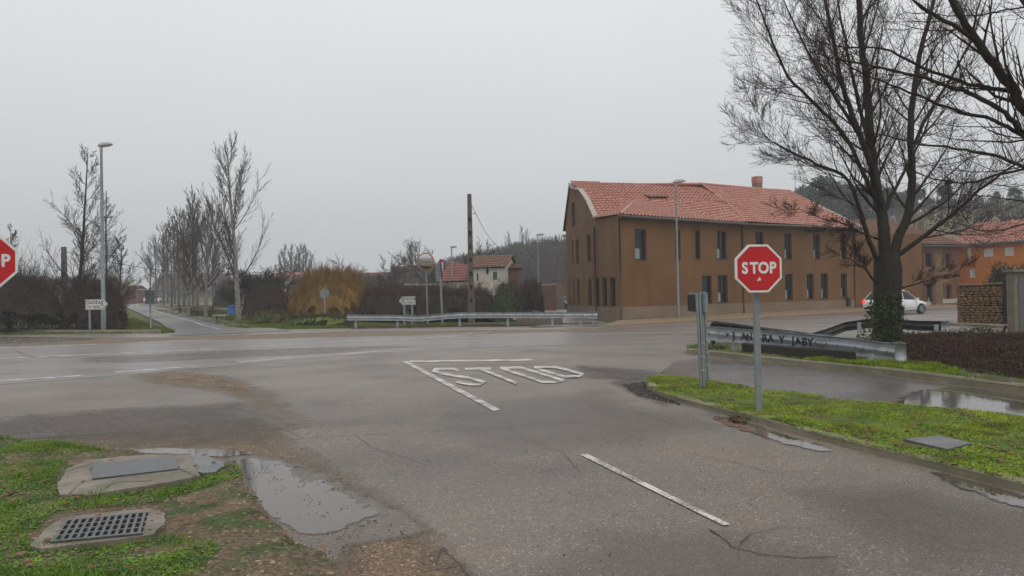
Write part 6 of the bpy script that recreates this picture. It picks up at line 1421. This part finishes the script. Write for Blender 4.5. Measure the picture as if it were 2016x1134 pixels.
# ------------------------------------------------------------------ cars
def make_car(name, label, loc, rz, paint, grp=None, K=1):
    t = thing(name, label, 'car', loc, rz, grp)
    # stations along x (front +): x, half width, z bottom, z belt(shoulder)
    st = [(-2.02, .62, .36, .72), (-1.97, .76, .26, .90), (-1.75, .83, .22, .96), (-1.2, .86, .20, .96), (-.4, .87, .20, .93), (.5, .87, .20, .90), (1.05, .85, .20, .86), (1.55, .80, .22, .78), (1.88, .70, .26, .66), (2.0, .52, .34, .56)]
    m = MB(); k = 10
    for x, w_, zb, zt in st:
        prof = [(0, zb), (w_*.86, zb), (w_*.97, zb+.10), (w_, zb+(zt-zb)*.5), (w_*.975, zt-.06), (w_*.90, zt), (0, zt+.035)]
        row = [(x, y, z) for y, z in prof]+[(x, -y, z) for y, z in reversed(prof[1:-1])]; k = len(row); m.v += row
    n = len(st)
    for i in range(n-1):
        for j in range(k): m.f.append((i*k+j, (i+1)*k+j, (i+1)*k+(j+1) % k, i*k+(j+1) % k))
    m.f.append(list(range(k))); m.f.append([(n-1)*k+j for j in range(k)][::-1])
    body = m.build('body', MT[paint], t, True, True)
    # greenhouse: glass block with a painted roof and pillars
    gs = [(-1.86, .60, .93, -1.55), (-1.2, .72, .94, -1.2), (-.3, .74, .92, -.3), (.35, .72, .89, .25), (1.02, .66, .86, .42)]
    lo_ = [(-1.88, .70, .93), (-1.2, .77, .95), (0, .79, .92), (.6, .78, .89), (1.12, .70, .86)]
    hi_ = [(-1.45, .50, 1.40), (-1.1, .56, 1.45), (-.2, .58, 1.47), (.15, .57, 1.45), (.38, .52, 1.40)]
    m = MB()
    for (x, y, z), (a, b_, c_) in zip(lo_, hi_): m.v += [(x, y, z), (a, b_, c_), (a, -b_, c_), (x, -y, z)]
    for i in range(4):
        for j in range(3): m.f.append((i*4+j, i*4+j+1, (i+1)*4+j+1, (i+1)*4+j))
    m.f.append((0, 1, 2, 3)); m.f.append((16, 17, 18, 19)); g = m.build('glasshouse', MT['glass'], t, False, True)
    m = MB(); 
    for i, (a, b_, c_) in enumerate(hi_): m.v += [(a-(.05 if i == 0 else 0)+(.04 if i == 4 else 0), b_+.03, c_-.02), (a, b_-.05, c_+.035), (a, 0, c_+.055), (a, -b_+.05, c_+.035), (a-(.05 if i == 0 else 0)+(.04 if i == 4 else 0), -b_-.03, c_-.02)]
    for i in range(4):
        for j in range(4): m.f.append((i*5+j, i*5+j+1, (i+1)*5+j+1, (i+1)*5+j))
    m.build('roof', MT[paint], t, True, True)
    for s_ in (-1, 1):
        for a, b_, w_ in (((-1.90, .72, .93), (-1.47, .52, 1.42), .10), ((-.25, .805, .92), (-.2, .59, 1.47), .045), ((1.14, .71, .86), (.40, .54, 1.42), .04), ((-1.1, .79, .95), (-1.0, .57, 1.46), .09)):
            p0, p1 = Vector((a[0], a[1]*s_, a[2])), Vector((b_[0], b_[1]*s_, b_[2])); MB().fbox(p0-Vector((w_/2, 0, .02)), Vector((w_, 0, 0)), Vector((0, -.03*s_, 0)), p1-p0+Vector((0, 0, .02))).build('pillar', MT[paint], t, local=True)
        for wx in (-1.27, 1.22):
            c = Vector((wx, s_*.79, .31)); w_ = MB().tube([c+Vector((0, -s_*.12, 0)), c+Vector((0, -s_*.1, 0)), c+Vector((0, s_*.065, 0)), c+Vector((0, s_*.08, 0))], [.27, .31, .31, .27], 20, True).build('wheel', MT['rubber'], t, True, True)
            m = MB()
            for q_ in range(5):
                a = 2*pi*q_/5; m.box((c.x+cos(a)*.1, c.y+s_*.085, c.z+sin(a)*.1), (.2 if abs(cos(a)) > .7 else .08, .012, .2 if abs(sin(a)) > .7 else .08))
            m.tube([c+Vector((.205*cos(2*pi*q_/20), s_*.086, .205*sin(2*pi*q_/20))) for q_ in range(21)], .018, 5); o = m.build('rim', MT['alloy'], None, False, True); o.parent = w_
            MB().tube([c+Vector((.345*cos(pi*q_/12), s_*.07, .345*sin(pi*q_/12))) for q_ in range(-1, 14)], .022, 5).build('wheel_arch', MT['black'], t, False, True)
        MB().box((.72, s_*.93, .95), (.16, .18, .13)).build('wing_mirror', MT[paint], t, local=True)
        MB().box((-1.93, s_*.66, .82), (.16, .22, .2)).build('tail_lamp', MT['lamp_red'], t, local=True, bevel=.03)
        MB().box((1.80, s_*.58, .64), (.22, .22, .12)).build('headlight', MT['lamp_clear'], t, local=True, bevel=.03)
        for hx in (-.05,): MB().box((hx, s_*.885, .80), (.18, .02, .03)).build('door_handle', MT[paint], t, local=True)
        m = MB(); m.tube([Vector((-.32, s_*.878, .28)), Vector((-.35, s_*.882, .9))], .008, 4); m.tube([Vector((.78, s_*.874, .28)), Vector((.80, s_*.868, .86))], .008, 4); m.build('door_seam', MT['black'], t, local=True)
    MB().box((-2.02, 0, .42), (.06, 1.2, .12)).build('rear_bumper', MT['black'], t, local=True); MB().box((-2.03, 0, .66), (.03, .5, .12)).build('number_plate', MT['white'], t, local=True)
    return t
wc = D(1764, 627, 47.5); zc = D(1764, 628.5, 47.5).z
make_car('parked_car', 'white hatchback with red tail lamp driving away behind the large tree', (wc.x, 47.5, 0), rad(24), 'car_white').scale = (1, 1, 1)
p = D(1121, 600, 86); make_car('parked_car', 'dark car half hidden behind the left corner of the ochre building', (p.x+.1, 88, 0), rad(-80), 'car_dark')
b = gp(302, 150); make_car('parked_car', 'tiny white car far away beside the bus shelter', (b.x, b.y, b.z), rad(80), 'car_white')
# ------------------------------------------------------------------ haze
hzb = bpy.data.meshes.new('haze'); bm = bmesh.new(); bmesh.ops.create_cube(bm, size=1); bm.to_mesh(hzb); bm.free()
ho = bpy.data.objects.new('haze', hzb); COL.objects.link(ho); ho.scale = (560, 470, 43); ho.location = (0, 200, 19.0); ho['kind'] = 'stuff'; ho['label'] = 'thin grey drizzle haze filling the air over the valley'
hm = bpy.data.materials.new('haze'); hm.use_nodes = True; nt = hm.node_tree; nt.nodes.clear()
pv = nt.nodes.new('ShaderNodeVolumePrincipled'); pv.inputs['Color'].default_value = (.82, .86, .9, 1); pv.inputs['Density'].default_value = HAZE = .0013; pv.inputs['Anisotropy'].default_value = 0
om = nt.nodes.new('ShaderNodeOutputMaterial'); nt.links.new(pv.outputs[0], om.inputs['Volume']); hzb.materials.append(hm)

ORD = ['leftmost', 'second', 'third', 'fourth', 'fifth', 'sixth', 'seventh', 'eighth', 'ninth', 'tenth', 'eleventh', 'twelfth', 'thirteenth', 'fourteenth', 'fifteenth', 'sixteenth', 'seventeenth']
for key, txt in (('far bare poplar in the hazy row', 'hazy far poplar from the left in the row beyond the picnic bench'), ('dark pine on the hill skyline', 'dark pine from the left on the hill skyline behind the roofs'),
                 ('distant bare poplar above the tiled roofs', 'distant bare poplar from the left above the tiled roofs'), ('distant bare poplar on the slope', 'distant bare poplar from the left on the slope beside the thin street lamp'),
                 ('distant bare poplar behind the traffic mirror', 'distant bare poplar from the left behind the traffic mirror')):
    L_ = sorted([o for o in COL.objects if o.parent is None and str(o.get('label', '')).startswith(key)], key=lambda o: o.location.x/max(1, o.location.y))
    for i, o in enumerate(L_): o['label'] = ORD[i]+' '+txt
